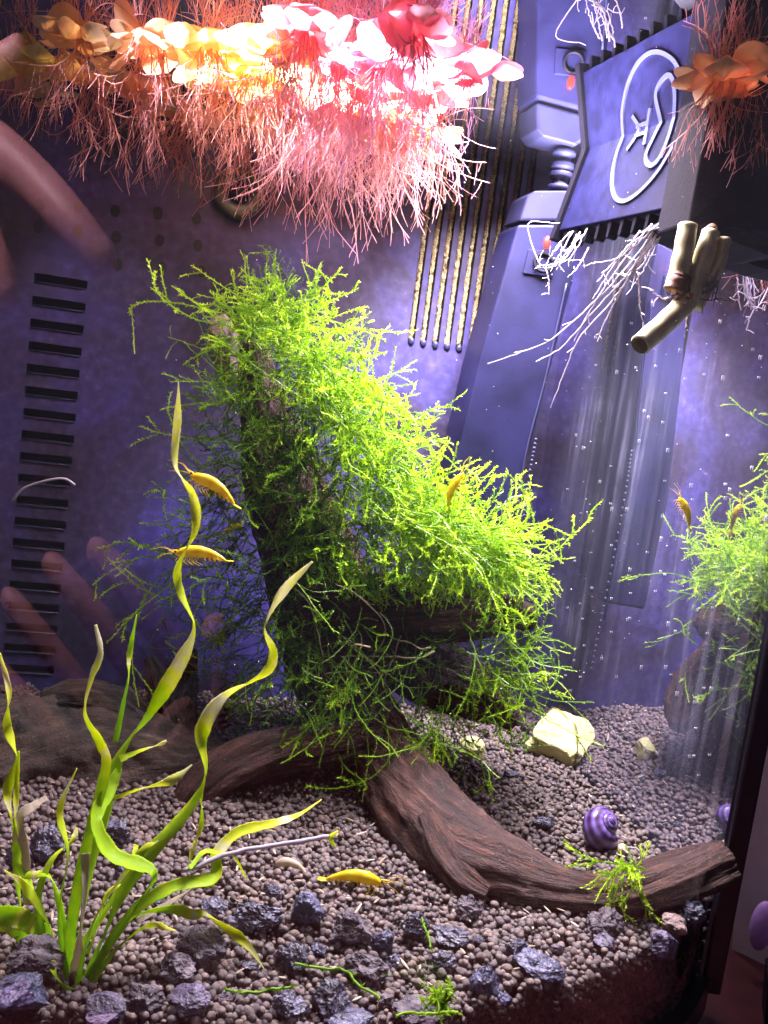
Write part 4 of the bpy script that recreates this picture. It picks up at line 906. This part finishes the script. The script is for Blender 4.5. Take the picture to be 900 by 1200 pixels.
cane('stem', [(808, 352, 0), (820, 315, .001), (833, 272, .004)], .0034, .0028); cane('tip', [(833, 272, .004), (835, 264, .005)], .0027, .0010, 'scar')
cane('stem', [(815, 360, 0), (838, 320, .002), (850, 280, .004)], .0024, .0020)
for k in range(9):
    d = rg.normal(0, 1, 3); p = aty(805 + rg.normal(0, 4), 352 + rg.normal(0, 5), CY - .002); P = curve(p, d, .004, 0, .6, 6, rg); tube_obj('scale', P, np.linspace(.0012, .0003, 7), M['scar'], cu, 6)
def roots(name, parent, lst, y, r=.00028, sub=2, m='white_root', hair=3):
    for pts in lst:
        Q = spline(np.array([aty(p[0], p[1], y + (p[2] if len(p) > 2 else 0)) for p in pts]), 30); Q = Q + rg.normal(0, .00012, Q.shape)
        a_ = Acc(); V, F = tube(Q, np.linspace(r * 1.2, r * .6, 30), 5, False); a_.add(V, F, .7)
        for _ in range(hair):
            i = rg.integers(8, 29); C = curve(Q[i], (Q[min(29, i + 1)] - Q[i - 1]) / .002 + rg.normal(0, .6, 3), rg.uniform(.002, .006), .2, .8, 8, rg); V, F = tube(C, r * .6, 4, False); a_.add(V, F, .8)
        a_.obj(name, M[m], parent)
roots('root', cu, [[(800, 340), (780, 350), (762, 340)], [(815, 345), (835, 340), (845, 325)], [(818, 350), (830, 352), (848, 350)], [(820, 340), (840, 330), (838, 352)], [(815, 335), (826, 320), (822, 345)]], CY - .002, .0003)
wr = thing('white_roots', 'long thin white roots trailing left from under the black box', 'roots', aty(760, 275, .31))
roots('root', wr, [[(772, 262), (745, 300), (705, 345), (650, 395), (610, 413), (572, 426)], [(768, 265), (740, 315), (700, 360), (660, 405), (628, 424)], [(775, 265), (750, 305), (720, 350), (680, 395), (662, 435), (645, 478)], [(765, 268), (735, 300), (700, 350), (672, 400)], [(760, 270), (735, 290), (715, 312), (700, 330)],
  [(770, 265), (740, 320), (712, 370), (700, 400)], [(778, 262), (755, 300), (735, 330), (718, 350)], [(764, 262), (745, 285), (720, 310), (695, 350)], [(780, 265), (758, 310), (735, 345)], [(750, 270), (728, 300), (690, 310)], [(748, 320), (750, 360), (756, 385)], [(770, 280), (752, 312), (742, 318)]], .322)
wr2 = thing('white_roots', 'small tangle of white roots at the left foot of the black box', 'roots', aty(655, 300, .36))
roots('root', wr2, [[(680, 272), (665, 300), (640, 314), (628, 300), (620, 262), (655, 262)], [(676, 275), (660, 305), (632, 312)], [(672, 270), (655, 300), (645, 318)], [(688, 268), (670, 300), (650, 312)], [(668, 272), (652, 290), (640, 310)], [(690, 290), (678, 312), (665, 325)], [(640, 312), (643, 330), (643, 345)], [(684, 275), (668, 290), (652, 316)]], .362)
th = tag(tube_obj('thread', spline(np.array([aty(x, y, .30) for x, y in ((14, 588), (28, 572), (55, 563), (75, 561), (88, 568))]), 24), .0004, M['white_root'], None, 6), 'single pale curved thread before the left slots', 'thread')
tag(tube_obj('thread', spline(np.array([aty(x, y, .34) for x, y in ((592, 625), (588, 600), (595, 585), (612, 580))]), 16), .0002, M['white_root'], None, 5), 'fine white thread above the right moss tips', 'thread')

# ------------------------------------------------------------------ floating plants
def floater(px_, py_, label, tint, nroot, rl, nl=12, size=.0064, seed=0, z=ZW):
    r_ = np.random.default_rng(seed); c = atz(px_, py_, z)
    t = thing('floating_plant', label, 'floating plant', c, 'red root floaters')
    a0 = r_.random() * 6.28
    for k in range(nl):
        a = a0 + k * 2.4; rad = size * (.35 + .15 * k); R = size * r_.uniform(.75, 1.15)
        n1, n2 = 7, 22; V = [(0, 0, 0)]; tt = []
        tl = r_.normal(0, .45, 2); cup_ = r_.uniform(.2, .8)
        cx, cy = rad * math.cos(a), rad * math.sin(a)
        V = []; 
        for i in range(n1):
            for j in range(n2):
                th_ = 2 * math.pi * j / n2; q = (i + .02) / (n1 - 1)
                rr = R * q * (1 - .22 * math.exp(-((th_ - math.pi) / .5) ** 2))
                x, y = rr * math.cos(th_), rr * math.sin(th_); dz = cup_ * R * (q ** 2 * .6 - .25) - .12 * R * math.exp(-(y / (R * .18)) ** 2) + .04 * R * math.sin(3 * th_ + k)
                V.append((x, y, dz + x * tl[0] + y * tl[1])); tt.append(np.clip(tint + r_.normal(0, .03) + (q - .5) * .2, 0, 1))
        V = np.array(V); ca, sa = math.cos(a), math.sin(a); V = np.stack([c[0] + cx + V[:, 0] * ca - V[:, 1] * sa, c[1] + cy + V[:, 0] * sa + V[:, 1] * ca, c[2] - .0012 + V[:, 2]], 1)
        i = np.arange(n1 - 1)[:, None] * n2; j = np.arange(n2)[None]; kk = (j + 1) % n2
        F = np.stack([i + j, i + kk, i + n2 + kk, i + n2 + j], -1).reshape(-1, 4)
        o = obj('leaf', V, F, M['float'], t, True, {'tint': ('FLOAT', np.array(tt))})
    ac = Acc()
    for k in range(int(nroot * .62)):
        a = r_.random() * 6.28; q = size * .8 * math.sqrt(r_.random())
        p = c + np.array([q * math.cos(a), q * math.sin(a), -.002]); L = rl * r_.uniform(.45, 1.3)
        P = curve(p, np.array([math.cos(a) * .3, math.sin(a) * .3, -1]), L, .5, .8, 14, r_)
        V, F = tube(P, np.linspace(.00022, .00011, len(P)) * r_.choice([.7, 1.0, 1.25]), 3, False); ac.add(V, F, np.clip(np.repeat(np.linspace(tint * .6, tint * .6 + .4, len(P)), 3), 0, 1))
        for _ in range(5):
            i = r_.integers(4, len(P) - 1); b_ = r_.random() * 6.28
            C = curve(P[i], np.array([math.cos(b_) * .4, math.sin(b_) * .4, -1.0]), r_.uniform(.003, .010), .4, .5, 4, r_); V, F = tube(C, .00009, 3, False); ac.add(V, F, np.clip(tint * .6 + .4, 0, 1))
    kind(ac.obj('root_tuft', M['roots'], t), 'stuff')
    return t
FL = [(40, 60, 'pale yellow floater at the top left corner', .05, 26, .022), (110, 75, 'orange floater with short tan roots near the top left', .3, 55, .030), (90, 30, 'orange floater behind the top left corner one', .3, 40, .03),
      (170, 90, 'orange red floater with sparse curved roots, left of the glare', .45, 60, .034), (215, 120, 'floater with the lowest curled roots at left', .4, 60, .030), (250, 80, 'yellow leaf floater left of the white glare', .15, 45, .028),
      (300, 70, 'yellow orange floater under the white glare', .1, 50, .034), (345, 95, 'red rooted floater with long straight roots at centre', .5, 80, .044), (385, 110, 'floater with the longest hanging root curtain', .55, 95, .048),
      (430, 90, 'pink rooted floater right of the root curtain', .6, 90, .046), (470, 120, 'bright leaf floater over the violet roots', .35, 75, .038), (400, 60, 'deep red floater behind the root curtain', .85, 60, .036),
      (455, 60, 'red leaved floater below the top edge centre', .9, 60, .03), (500, 95, 'reddish floater beside the slotted panel', .75, 50, .026), (330, 40, 'orange floater at the top edge', .3, 50, .03), (250, 40, 'pale orange floater at the top edge left', .25, 40, .025), (180, 40, 'rust orange floater at the top edge far left', .4, 40, .03)]
FL += [(455, 150, 'bright floater low in front of the slotted panel', .3, 60, .030), (500, 145, 'white-lit leaf floater touching the slotted panel', .2, 40, .024), (395, 150, 'salmon floater at the back of the root curtain', .5, 70, .034), (300, 130, 'tan orange floater above the suction cup', .35, 60, .03),
       (130, 118, 'faded yellow floater low at the left', .12, 40, .024), (360, 22, 'rose floater at the top edge centre', .8, 60, .03), (480, 20, 'pink floater at the top edge by the panel', .85, 50, .026), (60, 100, 'dull yellow floater with tan roots at the left edge', .1, 40, .026)]
for k, (a, b, lab, ti, nr, rl) in enumerate(FL): floater(a, b + 12, lab, ti, nr, rl, seed=900 + k)
floater(548, 78, 'pink leaved floater at the right end of the group', .85, 14, .012, 8, .0085, 950)
floater(852, 92, 'rosy floater at the top right above the black box', .45, 45, .020, 9, .0072, 951)
floater(905, 110, 'brownish floater at the right picture edge', .4, 55, .030, 9, .0075, 952)

# green stems lying on the gravel
for pts, lab in [([(262, 1158), (300, 1152), (340, 1150)], 'thin green stem lying flat at the lower left gravel'), ([(345, 1130), (385, 1134), (405, 1140), (418, 1156), (438, 1166)], 'bent green stem lying across the largest black block'), ([(465, 1191), (500, 1189), (540, 1190)], 'short bright green stem at the bottom edge'), ([(495, 1076), (503, 1090), (508, 1100)], 'green sprig beside the faceted blue-black stone')]:
    P = np.array([atz(x, y, .008) for x, y in pts]); t_ = Acc(); C = spline(P, 24); C = C + np.cumsum(rg.normal(0, .00018, C.shape), 0); V, F = tube(C, .00035, 6, False); t_.add(V, F, .4); leaves_on(t_, C, .0018, .0011, rg, .2, .5); tag(t_.obj('plant_stem', M['moss'], None), lab, 'stem')
al = Acc(); p = atz(514, 1176, .007)
for _ in range(26): frond(al, p + rg.normal(0, .0012, 3), rg.normal(0, 1, 3) + np.array([0, 0, 1]), .005, rg, .3, 1, 2, .5, .15)
tag(al.obj('algae_tuft', M['moss'], None, False), 'dark green algae tuft on the low dark stone at the bottom', 'algae')

db = Acc(); v, f = ICO[1]
for _ in range(520):
    x, y = rg.uniform(-.12, .125), rg.uniform(.2, .43)
    if not inside(x, y, .004): continue
    a = rg.random() * 6.28; w_ = rg.uniform(.0002, .0005); l_ = w_ * rg.uniform(1.5, 6)
    q = v * np.array([l_, w_, w_ * .4]); q = np.stack([q[:, 0] * math.cos(a) - q[:, 1] * math.sin(a), q[:, 0] * math.sin(a) + q[:, 1] * math.cos(a), q[:, 2] + q[:, 0] * rg.normal(0, .2)], 1)
    db.add(q + (x, y, gz(x, y) + .0020 + rg.random() * .0006), f, rg.random())
kind(db.obj('plant_debris', M['deadleaf'], ground), 'stuff')

# ------------------------------------------------------------------ specks and drops
sp_acc = Acc(); v, f = ICO[1]
for _ in range(130):
    p = aty(rg.uniform(560, 880), rg.uniform(150, 880), rg.uniform(.29, .345)); 
    if not inside(p[0], p[1], .004): continue
    sp_acc.add(p + v * rg.choice([.00007, .0001, .00013, .0002]), f)
for _ in range(110):
    p = aty(rg.uniform(180, 900), rg.uniform(200, 1050), rg.uniform(.24, .34)); 
    if inside(p[0], p[1], .004) and p[2] > .003: sp_acc.add(p + v * rg.uniform(.0001, .00022), f)
k_ = kind(sp_acc.obj('drifting_specks', M['speck']), 'stuff'); tag(k_, 'tiny white specks drifting in the water', 'specks')

# ------------------------------------------------------------------ outside the tank
V = np.array([[-.6, -.1, ZB - .0125], [.8, -.1, ZB - .0125], [.8, .9, ZB - .0125], [-.6, .9, ZB - .0125]])
kind(obj('table', V, [[0, 1, 2, 3]], M['table'], None, False), 'structure')
cs = thing('grey_case', 'grey case with bright trim line standing right of the aquarium', 'case', (0.19, 0.36, ZB - .012))
yc = .335
a = np.array([aty(858, 1118, yc), aty(1010, 1222, yc - .03), aty(1060, 700, yc - .03), aty(880, 700, yc)]); V, F = prism(a, a + np.array([.03, .07, 0])); obj('case_body', V, F, M['greycase'], cs, False)
tube_obj('trim', spline(np.array([aty(856, 1124, yc - .002), aty(1010, 1230, yc - .032)]), 4), .0012, M['chrome'], cs, 8)
v, f = ICO[3]; kn = aty(893, 1085, yc - .018); obj('reflection_disc', kn + v * np.array([.0045, .003, .010]), f, M['reflection_disc'], cs)  # last ellipsoid stands in for a purple reflection beside the tank
po = np.array([aty(900, 1146, .29), aty(960, 1130, .29), aty(960, 1240, .29), aty(893, 1240, .29)]); V, F = prism(po, po + np.array([.004, .012, 0])); tag(obj('foot_block', V, F, M['blackplastic'], None, False), 'black foot block at the bottom right corner', 'block')

# ------------------------------------------------------------------ the photographer's hands, in front of the tank; they show only as a faint image in the front pane
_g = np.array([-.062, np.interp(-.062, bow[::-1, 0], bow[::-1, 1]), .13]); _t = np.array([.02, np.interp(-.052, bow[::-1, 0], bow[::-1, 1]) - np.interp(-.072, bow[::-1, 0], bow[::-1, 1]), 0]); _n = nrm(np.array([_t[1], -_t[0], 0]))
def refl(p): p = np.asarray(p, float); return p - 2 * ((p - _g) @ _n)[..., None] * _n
def hand(label, fingers, palm):
    """fingers: list of joint lists (px, py, depth, radius mm) as the pane shows them; one welded skin"""
    ac = Acc()
    for pts in fingers + palm:
        Q = spline(np.array([[*aty(p[0], p[1], p[2]), p[3] * .001] for p in pts]), 30); P = refl(Q[:, :3]); r = Q[:, 3].copy()
        r[-3:] *= np.array([.93, .75, .42]); V, F = tube(P, r, 18); ac.add(V, quads_to_tris(F))
    o = ac.obj('hand', M['skin']); m = o.modifiers.new('weld', 'REMESH'); m.mode = 'VOXEL'; m.voxel_size = .0016; m.use_smooth_shade = True
    sm = o.modifiers.new('soft', 'SMOOTH'); sm.iterations = 6; sm.factor = .6
    return tag(o, label, 'hand')
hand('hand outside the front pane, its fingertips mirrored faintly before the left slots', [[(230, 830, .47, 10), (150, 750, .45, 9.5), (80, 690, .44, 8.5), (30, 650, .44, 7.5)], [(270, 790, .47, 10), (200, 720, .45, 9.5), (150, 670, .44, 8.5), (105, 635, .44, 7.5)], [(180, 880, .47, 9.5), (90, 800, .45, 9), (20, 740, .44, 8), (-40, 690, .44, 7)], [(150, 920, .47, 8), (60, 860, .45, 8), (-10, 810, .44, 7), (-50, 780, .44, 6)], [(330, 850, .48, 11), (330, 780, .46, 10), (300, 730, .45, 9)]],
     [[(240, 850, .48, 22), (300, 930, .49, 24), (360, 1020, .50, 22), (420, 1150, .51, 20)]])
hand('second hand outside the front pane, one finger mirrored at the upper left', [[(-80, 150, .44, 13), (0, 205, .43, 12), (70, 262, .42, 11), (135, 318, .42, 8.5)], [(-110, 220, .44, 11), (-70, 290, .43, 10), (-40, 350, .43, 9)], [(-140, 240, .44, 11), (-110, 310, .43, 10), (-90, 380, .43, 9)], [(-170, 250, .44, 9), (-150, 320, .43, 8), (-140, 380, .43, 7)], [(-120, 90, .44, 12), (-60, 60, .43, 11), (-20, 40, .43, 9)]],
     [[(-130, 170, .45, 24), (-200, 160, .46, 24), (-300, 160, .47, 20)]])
